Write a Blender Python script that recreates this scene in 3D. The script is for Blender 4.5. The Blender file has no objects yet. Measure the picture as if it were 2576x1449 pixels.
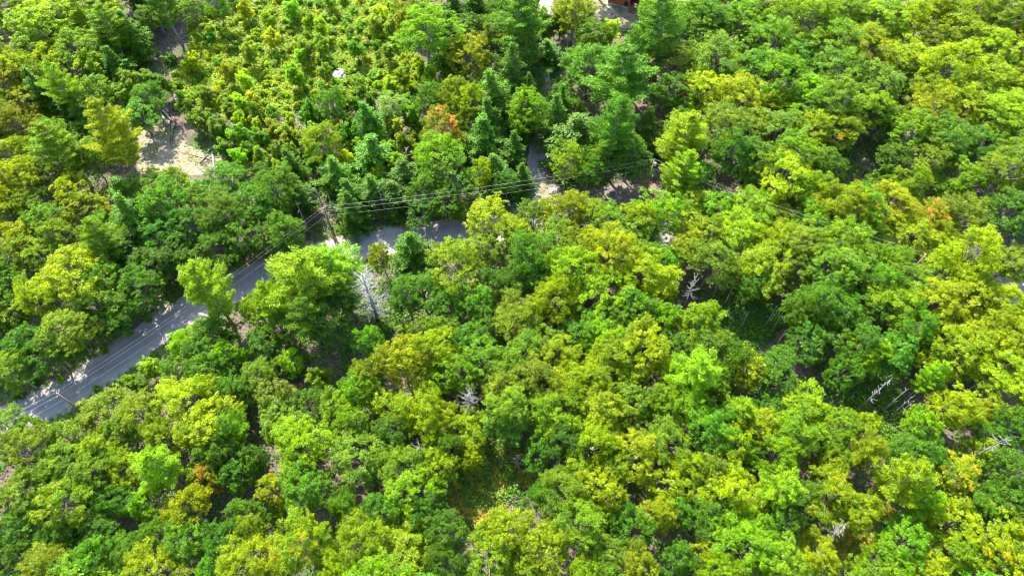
import bpy, math, random
import numpy as np
from mathutils import Vector, Matrix

# ------------------------------------------------------------------ camera, sky, sun, exposure
SC = bpy.context.scene
COL = SC.collection
H = 110.0                                  # drone height
PITCH = math.radians(57.8)                 # below the horizon
F = 24.0 / 36.0 * 2576.0
CX, CY = 1288.0, 724.5
cam_data = bpy.data.cameras.new('camera')
cam_data.lens = 24.0
cam_data.sensor_width = 36.0
cam_data.clip_start = 0.5
cam_data.clip_end = 5000.0
cam = bpy.data.objects.new('camera', cam_data)
COL.objects.link(cam)
cam.location = (0, 0, H)
cam.rotation_euler = (math.pi / 2 - PITCH, 0, 0)
SC.camera = cam

SUN_EL = math.radians(50)
SUN_AZ = math.radians(-27)                 # measured from +Y towards +X
sun_dir = Vector((math.sin(SUN_AZ) * math.cos(SUN_EL), math.cos(SUN_AZ) * math.cos(SUN_EL), math.sin(SUN_EL)))
world = bpy.data.worlds.new('World')
SC.world = world
world.use_nodes = True
nt = world.node_tree
bg = nt.nodes['Background']
sky = nt.nodes.new('ShaderNodeTexSky')
sky.sky_type = 'NISHITA'
sky.sun_disc = False
sky.sun_elevation = SUN_EL
sky.sun_rotation = SUN_AZ
nt.links.new(sky.outputs[0], bg.inputs[0])
bg.inputs[1].default_value = 0.15
sun_data = bpy.data.lights.new('sun', 'SUN')
sun_data.energy = 3.6
sun_data.angle = math.radians(0.53)
sun_data.color = (1.0, 0.95, 0.86)
sun = bpy.data.objects.new('sun', sun_data)
COL.objects.link(sun)
sun.rotation_euler = sun_dir.to_track_quat('Z', 'Y').to_euler()
sun.location = (0, 0, 200)
SC.view_settings.view_transform = 'Standard'
SC.view_settings.look = 'None'
SC.view_settings.gamma = 1
SC.view_settings.use_curve_mapping = False
SC.view_settings.exposure = 2.55
SC.render.engine = 'CYCLES'
SC.cycles.filter_width = 1.1
SC.cycles.max_bounces = 6
SC.cycles.diffuse_bounces = 3
SC.cycles.glossy_bounces = 2
SC.cycles.transmission_bounces = 4

rng = np.random.default_rng(7)
random.seed(7)

# ------------------------------------------------------------------ pixel (2576 wide view) -> place
SP, CP = math.sin(PITCH), math.cos(PITCH)
def depth_at(v, z):
    return (H - z) * F / (F * SP + (v - CY) * CP)
def at(u, v, z=0.0):
    d = depth_at(v, z)
    x = (u - CX) / F * d
    up = -(v - CY) / F * d
    return Vector((x, d * CP + up * SP, z))
def to_px(x, y, z=0.0):
    dz = z - H
    d = y * CP - dz * SP
    up = y * SP + dz * CP
    return CX + F * x / d, CY - F * up / d

# ------------------------------------------------------------------ helpers
def tag(o, label=None, cat=None, group=None, kind=None):
    if label: o['label'] = label
    if cat: o['category'] = cat
    if group: o['group'] = group
    if kind: o['kind'] = kind
    return o
def link(name, me, parent=None, loc=None):
    o = bpy.data.objects.new(name, me)
    COL.objects.link(o)
    if parent is not None: o.parent = parent
    if loc is not None: o.location = loc
    return o

class MB:
    def __init__(s): s.v, s.f, s.m = [], [], []
    def tube(s, pts, rad, sides=5, m=0, cap=True):
        pts = [Vector(p) for p in pts]
        b = len(s.v); n = len(pts)
        for i, p in enumerate(pts):
            t = (pts[min(i + 1, n - 1)] - pts[max(i - 1, 0)])
            if t.length < 1e-6: t = Vector((0, 0, 1))
            t.normalize()
            a = t.orthogonal().normalized() if i == 0 else (a - t * a.dot(t)).normalized()
            c = t.cross(a)
            for k in range(sides):
                an = 2 * math.pi * k / sides
                s.v.append(tuple(p + (a * math.cos(an) + c * math.sin(an)) * rad[i]))
        for i in range(n - 1):
            for k in range(sides):
                k2 = (k + 1) % sides
                s.f.append((b + i * sides + k, b + i * sides + k2, b + (i + 1) * sides + k2, b + (i + 1) * sides + k)); s.m.append(m)
        if cap:
            s.f.append(tuple(b + k for k in range(sides))[::-1]); s.m.append(m)
            s.f.append(tuple(b + (n - 1) * sides + k for k in range(sides))); s.m.append(m)
    def box(s, x0, x1, y0, y1, z0, z1, m=0, M=None):
        b = len(s.v)
        for x, y, z in ((x0,y0,z0),(x1,y0,z0),(x1,y1,z0),(x0,y1,z0),(x0,y0,z1),(x1,y0,z1),(x1,y1,z1),(x0,y1,z1)):
            p = Vector((x, y, z))
            s.v.append(tuple(M @ p if M else p))
        for q in ((0,3,2,1),(4,5,6,7),(0,1,5,4),(1,2,6,5),(2,3,7,6),(3,0,4,7)):
            s.f.append(tuple(b + i for i in q)); s.m.append(m)
    def poly(s, pts, m=0):
        b = len(s.v)
        s.v += [tuple(p) for p in pts]; s.f.append(tuple(range(b, b + len(pts)))); s.m.append(m)
    def mesh(s, name, mats, smooth=False):
        me = bpy.data.meshes.new(name)
        me.from_pydata(s.v, [], s.f)
        for mt in mats: me.materials.append(mt)
        me.polygons.foreach_set('material_index', s.m)
        if smooth: me.polygons.foreach_set('use_smooth', [True] * len(s.f))
        me.update()
        return me
    def obj(s, name, mats, parent=None, smooth=False, loc=None):
        return link(name, s.mesh(name, mats if isinstance(mats, (list, tuple)) else [mats], smooth), parent, loc)

def leaf_mesh(name, P, N, T, L, W, tint, mats):
    """one rhombic leaf spray per row: centre P, normal N, long axis hint T, length L, width W"""
    n = len(P)
    N = N / np.linalg.norm(N, axis=1, keepdims=True)
    T = T - N * np.sum(T * N, axis=1, keepdims=True)
    T = T / (np.linalg.norm(T, axis=1, keepdims=True) + 1e-9)
    B = np.cross(N, T)
    L = L[:, None]; W = W[:, None]
    V = np.empty((n, 4, 3), dtype=np.float32)
    V[:, 0] = P - T * L * 0.5
    V[:, 1] = P + B * W * 0.5 + N * L * 0.10
    V[:, 2] = P + T * L * 0.5
    V[:, 3] = P - B * W * 0.5 + N * L * 0.10
    me = bpy.data.meshes.new(name)
    me.vertices.add(n * 4); me.vertices.foreach_set('co', V.reshape(-1))
    me.loops.add(n * 4); me.loops.foreach_set('vertex_index', np.arange(n * 4, dtype=np.int32))
    me.polygons.add(n)
    me.polygons.foreach_set('loop_start', np.arange(0, n * 4, 4, dtype=np.int32))
    a = me.attributes.new('tint', 'FLOAT', 'FACE')
    a.data.foreach_set('value', np.asarray(tint, dtype=np.float32))
    for mt in mats: me.materials.append(mt)
    me.update(calc_edges=True)
    return me

# ------------------------------------------------------------------ materials
def new_mat(name):
    m = bpy.data.materials.new(name); m.use_nodes = True
    t = m.node_tree; t.nodes.clear()
    out = t.nodes.new('ShaderNodeOutputMaterial')
    return m, t, out
def N_(t, kind, **kw):
    n = t.nodes.new(kind)
    for k, v in kw.items(): setattr(n, k, v)
    return n
def ramp(t, fac, stops):
    r = N_(t, 'ShaderNodeValToRGB')
    t.links.new(fac, r.inputs[0])
    el = r.color_ramp.elements
    while len(el) < len(stops): el.new(0.5)
    for e, (p, c) in zip(el, stops):
        e.position = p; e.color = (*c, 1) if len(c) == 3 else c
    return r.outputs[0]
def noise(t, vec, scale, detail=4, rough=0.55):
    n = N_(t, 'ShaderNodeTexNoise')
    n.inputs['Scale'].default_value = scale; n.inputs['Detail'].default_value = detail
    n.inputs['Roughness'].default_value = rough
    t.links.new(vec, n.inputs['Vector'])
    return n.outputs['Fac']
def mixc(t, fac, a, b, mode='MIX'):
    n = N_(t, 'ShaderNodeMix', data_type='RGBA', blend_type=mode)
    for sock, val in ((n.inputs[0], fac), (n.inputs[6], a), (n.inputs[7], b)):
        if isinstance(val, (int, float)): sock.default_value = val
        elif isinstance(val, tuple): sock.default_value = (*val, 1)
        else: t.links.new(val, sock)
    return n.outputs[2]
def coords(t):
    return N_(t, 'ShaderNodeTexCoord').outputs['Object']
def principled(t, out, col, rough=0.8, spec=0.3, bump=None, bs=0.3, bd=0.05):
    p = N_(t, 'ShaderNodeBsdfPrincipled')
    if isinstance(col, tuple): p.inputs['Base Color'].default_value = (*col, 1)
    else: t.links.new(col, p.inputs['Base Color'])
    p.inputs['Roughness'].default_value = rough
    p.inputs['Specular IOR Level'].default_value = spec
    if bump is not None:
        b = N_(t, 'ShaderNodeBump'); b.inputs['Strength'].default_value = bs; b.inputs['Distance'].default_value = bd
        t.links.new(bump, b.inputs['Height']); t.links.new(b.outputs[0], p.inputs['Normal'])
    t.links.new(p.outputs[0], out.inputs[0])
    return p

def leaf_material(name, accent=None, acc_lo=0.6, acc_hi=0.75, trans=0.46, rough=0.42, fixed=None, spec=0.20):
    """base colour = the tree's own colour (object colour), varied from spray to spray"""
    m, t, out = new_mat(name)
    if fixed:
        base = N_(t, 'ShaderNodeRGB'); base.outputs[0].default_value = (*fixed, 1); base = base.outputs[0]
    else:
        base = N_(t, 'ShaderNodeObjectInfo').outputs['Color']
    ti = N_(t, 'ShaderNodeAttribute', attribute_name='tint').outputs['Fac']
    var = ramp(t, ti, [(0.0, (0.55, 0.70, 1.2)), (0.45, (0.95, 1.0, 1.0)), (1.0, (1.42, 1.34, 0.7))])
    c = mixc(t, 1.0, base, var, 'MULTIPLY')
    if accent:
        f = ramp(t, ti, [(acc_lo, (0, 0, 0)), (acc_hi, (1, 1, 1))])
        c = mixc(t, f, c, accent)
    p = N_(t, 'ShaderNodeBsdfPrincipled')
    t.links.new(c, p.inputs['Base Color'])
    p.inputs['Roughness'].default_value = rough
    p.inputs['Specular IOR Level'].default_value = spec
    tr = N_(t, 'ShaderNodeBsdfTranslucent')
    tc = mixc(t, 1.0, c, (2.4, 1.95, 0.2), 'MULTIPLY')
    t.links.new(tc, tr.inputs['Color'])
    mx = N_(t, 'ShaderNodeMixShader'); mx.inputs[0].default_value = trans
    t.links.new(p.outputs[0], mx.inputs[1]); t.links.new(tr.outputs[0], mx.inputs[2])
    t.links.new(mx.outputs[0], out.inputs[0])
    return m

M_LEAF = leaf_material('broad_leaf')
M_NEEDLE = leaf_material('needle_leaf', trans=0.34, rough=0.5, spec=0.22)
M_ORANGE = leaf_material('turning_leaf', accent=(0.40, 0.17, 0.04), acc_lo=0.45, acc_hi=0.85)
M_GOLD = leaf_material('gold_tipped_leaf', accent=(0.42, 0.27, 0.004), acc_lo=0.78, acc_hi=0.95)
M_UNDER = leaf_material('undergrowth_leaf', fixed=(0.050, 0.140, 0.010), accent=(0.13, 0.20, 0.006), acc_lo=0.45, acc_hi=0.9, trans=0.3, rough=0.5)
M_WEED = leaf_material('meadow_leaf', fixed=(0.16, 0.25, 0.008), accent=(0.33, 0.30, 0.006), acc_lo=0.62, acc_hi=0.9, trans=0.3, rough=0.6)
M_FERN = leaf_material('rust_fern_leaf', fixed=(0.15, 0.22, 0.015), accent=(0.42, 0.24, 0.03), acc_lo=0.35, acc_hi=0.75, trans=0.3, rough=0.6)

def bark(name, a, b, sc=3.0):
    m, t, out = new_mat(name)
    co = coords(t)
    n = noise(t, co, sc, 5)
    principled(t, out, ramp(t, n, [(0.3, a), (0.7, b)]), 0.9, 0.2, n, 0.5, 0.05)
    return m
M_BARK = bark('grey_bark', (0.09, 0.075, 0.065), (0.24, 0.21, 0.19))
M_BIRCH = bark('pale_bark', (0.13, 0.12, 0.11), (0.26, 0.245, 0.23))
M_DEAD = bark('weathered_wood', (0.09, 0.078, 0.068), (0.24, 0.22, 0.205), 5)
M_LOG = bark('cut_log', (0.2, 0.18, 0.15), (0.42, 0.39, 0.35), 4)
M_POLE = bark('pole_wood', (0.16, 0.11, 0.075), (0.30, 0.21, 0.14), 4)

def flat(name, col, rough=0.8, spec=0.3, sc=2.0, amt=0.25):
    m, t, out = new_mat(name)
    n = noise(t, coords(t), sc, 4)
    lo = tuple(c * (1 - amt) for c in col); hi = tuple(min(1, c * (1 + amt)) for c in col)
    principled(t, out, ramp(t, n, [(0.3, lo), (0.7, hi)]), rough, spec)
    return m

def ground_mat():
    m, t, out = new_mat('leaf_litter')
    co = coords(t)
    n1 = noise(t, co, 0.09, 4); n2 = noise(t, co, 2.2, 6, 0.7); n3 = noise(t, co, 9.0, 4, 0.7)
    litter = ramp(t, n2, [(0.32, (0.04, 0.028, 0.021)), (0.5, (0.09, 0.064, 0.05)), (0.68, (0.17, 0.135, 0.115))])
    twig = ramp(t, n3, [(0.56, (0, 0, 0)), (0.66, (1, 1, 1))])
    litter = mixc(t, twig, litter, (0.24, 0.19, 0.16))
    moss = ramp(t, n2, [(0.3, (0.02, 0.04, 0.012)), (0.7, (0.06, 0.09, 0.02))])
    f = ramp(t, n1, [(0.5, (0, 0, 0)), (0.62, (1, 1, 1))])
    principled(t, out, mixc(t, f, litter, moss), 0.95, 0.15, n2, 0.8, 0.25)
    return m
def road_mat(name, dark, light, dust, acrossscale=1.0):
    m, t, out = new_mat(name)
    co = coords(t)
    uv = N_(t, 'ShaderNodeAttribute', attribute_name='across').outputs['Fac']
    n1 = noise(t, co, 0.35, 5, 0.6); n2 = noise(t, co, 14, 3, 0.7)
    base = ramp(t, n1, [(0.3, dark), (0.7, light)])
    # worn wheel tracks and dusty edges
    edge = ramp(t, uv, [(0.0, (1, 1, 1)), (0.13, (0.25, 0.25, 0.25)), (0.2, (0, 0, 0)), (0.28, (0.22, 0.22, 0.22)), (0.38, (0.05, 0.05, 0.05)),
                        (0.5, (0.2, 0.2, 0.2)), (0.62, (0.05, 0.05, 0.05)), (0.72, (0.22, 0.22, 0.22)), (0.8, (0, 0, 0)), (0.87, (0.25, 0.25, 0.25)), (1.0, (1, 1, 1))])
    base = mixc(t, edge, base, dust)
    sp = ramp(t, n2, [(0.35, (0.8, 0.8, 0.8)), (0.65, (1.2, 1.2, 1.2))])
    principled(t, out, mixc(t, 1.0, base, sp, 'MULTIPLY'), 0.9, 0.25, n2, 0.3, 0.02)
    return m
M_GROUND = ground_mat()
M_ROAD = road_mat('worn_asphalt', (0.125, 0.120, 0.112), (0.18, 0.171, 0.158), (0.20, 0.185, 0.165))
M_GRAVEL = road_mat('packed_gravel', (0.14, 0.13, 0.115), (0.21, 0.19, 0.16), (0.26, 0.23, 0.185))
M_SHOULD = road_mat('gravel_shoulder', (0.12, 0.10, 0.085), (0.27, 0.23, 0.20), (0.20, 0.17, 0.14))
def sand_mat():
    m, t, out = new_mat('dry_sand')
    co = coords(t)
    n1 = noise(t, co, 0.35, 5, 0.65); n2 = noise(t, co, 5.0, 5, 0.7)
    v = N_(t, 'ShaderNodeTexVoronoi'); v.inputs['Scale'].default_value = 1.1; t.links.new(co, v.inputs['Vector'])
    base = ramp(t, n1, [(0.32, (0.11, 0.09, 0.05)), (0.5, (0.19, 0.165, 0.11)), (0.7, (0.24, 0.215, 0.155))])
    sp = ramp(t, n2, [(0.35, (0.6, 0.56, 0.5)), (0.6, (1.15, 1.15, 1.15))])
    c = mixc(t, 1.0, base, sp, 'MULTIPLY')
    dot = ramp(t, v.outputs['Distance'], [(0.14, (1, 1, 1)), (0.22, (0, 0, 0))])
    c = mixc(t, dot, c, (0.07, 0.06, 0.035))
    principled(t, out, c, 0.95, 0.1, n2, 0.6, 0.1)
    return m
M_SAND = sand_mat()
M_WIRE = flat('aluminium_cable', (0.20, 0.18, 0.17), 0.5, 0.5, 3, 0.1)
M_ROCK = flat('pale_granite', (0.20, 0.195, 0.19), 0.9, 0.2, 1.5, 0.4)
M_GREYMETAL = flat('grey_metal', (0.35, 0.37, 0.40), 0.5, 0.5)
M_ORANGETAG = flat('orange_guard', (0.34, 0.17, 0.05), 0.6, 0.3)

# ------------------------------------------------------------------ setting: ground, roads, sand
g = MB(); g.poly([(-1500, -1500, 0), (1500, -1500, 0), (1500, 1500, 0), (-1500, 1500, 0)])
tag(g.obj('ground', M_GROUND), kind='structure')

def smooth_path(pts, step=1.0):
    P = [Vector(p) for p in pts]
    out = []
    for i in range(len(P) - 1):
        p0, p1, p2, p3 = P[max(i-1,0)], P[i], P[i+1], P[min(i+2, len(P)-1)]
        n = max(2, int((p2 - p1).length / step))
        for k in range(n):
            s = k / n
            out.append(0.5 * ((2*p1) + (-p0+p2)*s + (2*p0-5*p1+4*p2-p3)*s*s + (-p0+3*p1-3*p2+p3)*s**3))
    out.append(P[-1])
    return out
def road(name, path, width, z, mat, wob=0.0, cols=8):
    V, Fc, A = [], [], []
    n = len(path)
    for i, p in enumerate(path):
        t = (path[min(i+1, n-1)] - path[max(i-1, 0)]).normalized()
        s = Vector((-t.y, t.x, 0))
        w = width(i / (n - 1)) if callable(width) else width
        for k in range(cols + 1):
            a = k / cols
            off = (a - 0.5) * w
            if k in (0, cols): off += (1 if k else -1) * wob * (math.sin(i * 0.9) * 0.5 + random.uniform(-1, 1) * 0.6)
            V.append((p.x + s.x * off, p.y + s.y * off, z)); A.append(a)
    for i in range(n - 1):
        for k in range(cols):
            b = i * (cols + 1) + k
            Fc.append((b, b + 1, b + cols + 2, b + cols + 1))
    me = bpy.data.meshes.new(name); me.from_pydata(V, [], Fc); me.materials.append(mat)
    a = me.attributes.new('across', 'FLOAT', 'POINT'); a.data.foreach_set('value', A)
    me.update()
    # make sure normals look up
    if me.polygons[0].normal.z < 0: me.flip_normals()
    return tag(link(name, me), kind='structure')

MAIN_PX = [(-260, 1230), (-120, 1140), (20, 1062), (150, 997), (280, 915), (420, 815), (560, 735), (660, 690), (790, 645), (950, 612), (1080, 592), (1200, 578),
           (1340, 572), (1500, 575), (1700, 592), (1950, 622), (2200, 665), (2450, 715), (2700, 770)]
SIDE_PX = [(1322, 565), (1330, 520), (1343, 470), (1352, 410), (1352, 350), (1358, 290), (1366, 230), (1362, 180), (1350, 130), (1352, 70), (1372, 15), (1385, -40)]
main_path = smooth_path([at(*p) for p in MAIN_PX])
side_path = smooth_path([at(*p) for p in SIDE_PX])
road('gravel_verge', main_path, 7.4, 0.006, M_SHOULD, 0.5)
road('road', main_path, 5.0, 0.016, M_ROAD, 0.12)
road('side_road_verge', side_path, lambda t: 5.6 - 2.2 * min(1, t * 3), 0.010, M_SHOULD, 0.4)
SPL = int(len(side_path) * .42)
road('side_road', side_path[:SPL + 1], lambda t: 5.0 * max(0, 1 - t * 2.6) + 3.3, 0.021, M_ROAD, 0.12)
road('side_road_gravel', side_path[SPL:], 3.3, 0.021, M_GRAVEL, 0.12)
ROADPTS = np.array([(p.x, p.y, 3.4) for p in main_path] + [(p.x, p.y, 1.9) for p in side_path])

def blob_sheet(name, poly_px, z, mat, jag=0.5, sub=5):
    P = [at(*p) for p in poly_px]
    pts = []
    for i in range(len(P)):
        a, b = P[i], P[(i + 1) % len(P)]
        for k in range(sub):
            q = a.lerp(b, k / sub)
            pts.append((q.x + random.uniform(-jag, jag), q.y + random.uniform(-jag, jag), z))
    c = (sum(p[0] for p in pts) / len(pts), sum(p[1] for p in pts) / len(pts), z)
    me = bpy.data.meshes.new(name)
    n = len(pts)
    me.from_pydata(pts + [c], [], [(i, (i + 1) % n, n) for i in range(n)])
    me.materials.append(mat); me.update()
    if me.polygons[0].normal.z < 0: me.flip_normals()
    return tag(link(name, me), kind='structure')
SAND_PX = [(335, 350), (352, 322), (385, 300), (425, 306), (452, 330), (470, 362), (512, 380), (556, 398), (560, 425), (500, 440), (430, 448), (372, 445), (345, 418), (338, 385)]
blob_sheet('sand_clearing', SAND_PX, 0.012, M_SAND, 0.45)
blob_sheet('sandy_turnout', [(1358, 455), (1385, 448), (1408, 470), (1400, 505), (1370, 508), (1356, 485)], 0.028, M_SAND, 0.2)
blob_sheet('gravel_driveway', [(1492, -60), (1780, -60), (1790, 5), (1760, 30), (1700, 40), (1640, 60), (1600, 72), (1550, 70), (1510, 50), (1488, 10)], 0.012, M_SAND, 0.3)
blob_sheet('bare_roadside_bank', [(1470, 478), (1560, 462), (1650, 462), (1640, 500), (1560, 520), (1480, 512)], 0.008, flat('grey_dirt', (0.13, 0.10, 0.085), 0.95, 0.1, 2, 0.5), 0.4)

# ------------------------------------------------------------------ tree models (built once, then copied)
def rnd(n): return rng.random(n)
def unit(n):
    v = rng.normal(size=(n, 3)); return v / np.linalg.norm(v, axis=1, keepdims=True)

def finish_leaves(name, P, Nn, T, L, W, tint, mat):
    return leaf_mesh(name, np.concatenate(P), np.concatenate(Nn), np.concatenate(T), np.concatenate(L), np.concatenate(W), np.clip(np.concatenate(tint), 0, 1), [mat])

def sprig_leaves(c, out, r, n, tc, size, acc, flat_=0.65):
    """a rounded sprig: leaves over its upper outer shell"""
    d = unit(n); d[:, 2] = np.abs(d[:, 2]) * 0.9 - 0.15
    d = d + out[None, :] * 0.25
    p = c[None, :] + d * r * (0.35 + 0.85 * rnd(n))[:, None] * np.array([1, 1, flat_])
    nn = d * 0.5 + np.array([0, 0, 0.62]) + rng.normal(size=(n, 3)) * 0.52
    acc[0].append(p); acc[1].append(nn); acc[2].append(rng.normal(size=(n, 3)))
    l = size * (0.75 + 0.6 * rnd(n)); acc[3].append(l); acc[4].append(l * 0.72)
    acc[5].append(tc + rng.normal(size=n) * 0.19)

def make_broadleaf(idx, Rm=6.0, Ht=17.0, z0=5.5, nclump=62, sprigs=13, per=30, size=0.275, fine=1.0):
    acc = [[] for _ in range(6)]
    tr = MB()
    zc = z0 + (Ht - z0) * 0.42
    top = Ht - zc; low = zc - z0
    ph = rng.random(3) * 6.28; am = (0.10 + 0.12 * rng.random(3))
    lean = rng.normal(size=2) * 0.5
    trunk = [(0, 0, -0.3), (lean[0] * .2, lean[1] * .2, z0 * .5), (lean[0] * .5, lean[1] * .5, z0), (lean[0], lean[1], zc), (lean[0] * 1.2, lean[1] * 1.2, zc + top * .55)]
    tr.tube(trunk, [0.34, 0.27, 0.22, 0.15, 0.05], 7)
    clumps = []
    tries = 0
    while len(clumps) < nclump and tries < 4000:
        tries += 1
        d = unit(1)[0]
        if d[2] < -0.55: continue
        az = math.atan2(d[1], d[0])
        k = 1 + am[0] * math.sin(az + ph[0]) + am[1] * math.sin(2 * az + ph[1]) + am[2] * math.sin(3 * az + ph[2])
        rr = (0.48 + 0.48 * rng.random() ** 0.6)
        c = np.array([d[0] * Rm * rr * k, d[1] * Rm * rr * k, zc + d[2] * (top if d[2] > 0 else low) * rr * (0.8 + 0.2 * rng.random())])
        if any(np.linalg.norm(c - q[0]) < 1.15 * fine * Rm / 6 for q in clumps): continue
        clumps.append((c, (0.95 + 0.75 * rng.random()) * fine * Rm / 6, d))
    for c, rc, d in clumps:
        tc = 0.5 + rng.normal() * 0.17
        for _ in range(sprigs):
            sd = unit(1)[0]; sd[2] = abs(sd[2]) * 0.9 - 0.25
            sd = sd + d * 0.35
            sc = c + sd * rc * (0.45 + 0.75 * rng.random()) * np.array([1, 1, 0.75])
            sprig_leaves(sc, sd, (0.40 + 0.28 * rng.random()) * (0.5 + 0.5 * fine), per, tc + rng.normal() * 0.10, size, acc)
    # limbs to the clumps
    order = sorted(range(len(clumps)), key=lambda i: rng.random())[:34]
    for i in order:
        c, rc, d = clumps[i]
        zb = z0 * 0.8 + (c[2] - z0) * 0.45 * rng.random() + 0.3
        zb = min(max(zb, z0 * .75), zc + top * .4)
        s = zb / (zc + top * .5)
        b = Vector((lean[0] * s, lean[1] * s, zb)); e = Vector(c)
        mid = b.lerp(e, 0.5) + Vector((rng.normal() * .3, rng.normal() * .3, 0.4))
        tr.tube([b, mid, e, e + (e - mid) * 0.35], [0.13, 0.085, 0.045, 0.02], 4, cap=False)
    return tr.mesh('broadleaf_trunk_%d' % idx, [M_BARK], True), finish_leaves('broadleaf_crown_%d' % idx, *acc, M_LEAF), Rm, Ht, 0.64

def needle_tuft(acc, c, d, n, ln, wd, tc, r=0.16, up=0.5):
    dd = d[None, :] * 0.9 + rng.normal(size=(n, 3)) * 0.5 + np.array([0, 0, 0.25])
    p = c[None, :] + rng.normal(size=(n, 3)) * r * np.array([1, 1, 0.5])
    nn = np.array([0, 0, up]) + rng.normal(size=(n, 3)) * 0.45
    acc[0].append(p); acc[1].append(nn); acc[2].append(dd)
    l = ln * (0.75 + 0.5 * rnd(n)); acc[3].append(l); acc[4].append(np.full(n, wd) * (0.8 + 0.4 * rnd(n)))
    acc[5].append(tc + rng.normal(size=n) * 0.12)

def make_pine(idx, Rm=5.0, Ht=20.0, z0=6.5, levels=14, per=15):
    acc = [[] for _ in range(6)]
    tr = MB()
    bend = rng.normal(size=2) * 0.4
    def tp(z): s = z / Ht; return np.array([bend[0] * s * s, bend[1] * s * s, z])
    tr.tube([tp(z) + np.array([0, 0, -0.3 if z == 0 else 0]) for z in (0, Ht * .25, Ht * .5, Ht * .75, Ht * .98)], [0.36, 0.30, 0.22, 0.13, 0.03], 7)
    for k in range(4):                      # dead stubs below the crown
        a = rng.random() * 6.28; z = z0 * (0.45 + 0.5 * rng.random())
        b = tp(z); e = b + np.array([math.cos(a), math.sin(a), 0.1]) * (0.8 + rng.random())
        tr.tube([b, e], [0.05, 0.02], 4, cap=False)
    for li in range(levels):
        s = li / (levels - 1)
        z = z0 + (Ht - 0.4 - z0) * s ** 0.9
        prof = (0.55 + 0.45 * math.sin(min(1, s / 0.35) * math.pi / 2)) if s < 0.35 else (1 - (s - 0.35) / 0.65) ** 0.75
        nb = 5 if s < 0.8 else 4
        a0 = rng.random() * 6.28
        for b in range(nb):
            if rng.random() < 0.07: continue
            a = a0 + b * 6.28 / nb + rng.normal() * 0.22
            L = max(0.55, Rm * prof * (0.60 + 0.62 * rng.random()))
            rise = 0.10 + 0.30 * s + rng.normal() * 0.07
            d = np.array([math.cos(a), math.sin(a), rise]); sd = np.array([-math.sin(a), math.cos(a), 0])
            base = tp(z)
            tip = base + d * L + np.array([0, 0, 0.20 * L])
            mid = base + d * L * 0.55 - np.array([0, 0, 0.03 * L])
            tr.tube([base, mid, tip], [0.07, 0.045, 0.015], 4, cap=False)
            tc = 0.5 + rng.normal() * 0.15
            nst = max(3, int(L * 2.6))
            for q in range(nst):
                u = 0.22 + 0.80 * (q + rng.random() * .6) / nst
                c = base * (1 - u) ** 2 + 2 * u * (1 - u) * mid + u * u * tip if u < 1 else tip
                wlat = (0.25 + 0.75 * math.sin(min(1, u) * math.pi) ** 0.7) * 0.20 * L
                for side in (-1, 0, 1):
                    c2 = c + sd * side * wlat * (0.5 + 0.6 * rng.random()) + np.array([0, 0, 0.1 * rng.random()]) + d * abs(side) * 0.3
                    needle_tuft(acc, c2, d + sd * side * 0.8, per, 0.42, 0.13, tc + rng.normal() * 0.06, 0.20)
    return tr.mesh('pine_trunk_%d' % idx, [M_BARK], True), finish_leaves('pine_crown_%d' % idx, *acc, M_NEEDLE), Rm, Ht, 0.68

def make_hemlock(idx, Rm=3.8, Ht=12.5, z0=1.2, levels=22, per=12):
    acc = [[] for _ in range(6)]
    tr = MB()
    tr.tube([(0, 0, -0.3), (0, 0, Ht * .5), (0, 0, Ht * .97)], [0.27, 0.16, 0.02], 7)
    pw = 0.75 + 0.25 * rng.random()
    for li in range(levels):
        s = li / (levels - 1)
        z = z0 + (Ht - 0.3 - z0) * s
        prof = (1 - s ** 1.5) ** pw * (0.86 + 0.14 * math.sin(s * 9 + idx)) + 0.06
        nb = 7 if s < 0.7 else 5
        a0 = rng.random() * 6.28
        for b in range(nb):
            if rng.random() < 0.13: continue
            a = a0 + b * 6.28 / nb + rng.normal() * 0.2
            L = max(0.3, Rm * prof * (0.40 + 0.9 * rng.random()))
            d = np.array([math.cos(a), math.sin(a), 0.12 - 0.25 * (1 - s)]); sd = np.array([-math.sin(a), math.cos(a), 0])
            base = np.array([0, 0, z])
            tr.tube([base, base + d * L], [0.045, 0.012], 3, cap=False)
            tc = 0.5 + rng.normal() * 0.15
            nst = max(2, int(L * 2.7))
            for q in range(nst):
                u = 0.25 + 0.8 * (q + rng.random() * .6) / nst
                c = base + d * L * u - np.array([0, 0, 0.06 * L * u * u])
                w = 0.22 * L * (1.1 - u * 0.7) + 0.1
                for side in (-1, 1):
                    c2 = c + sd * side * w * rng.random() + rng.normal(size=3) * 0.13
                    needle_tuft(acc, c2, d + sd * side * 0.7, per, 0.34, 0.17, tc + rng.normal() * 0.07, 0.17, 0.6)
    return tr.mesh('hemlock_trunk_%d' % idx, [M_BARK], True), finish_leaves('hemlock_crown_%d' % idx, *acc, M_NEEDLE), Rm, Ht, 0.50

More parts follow.
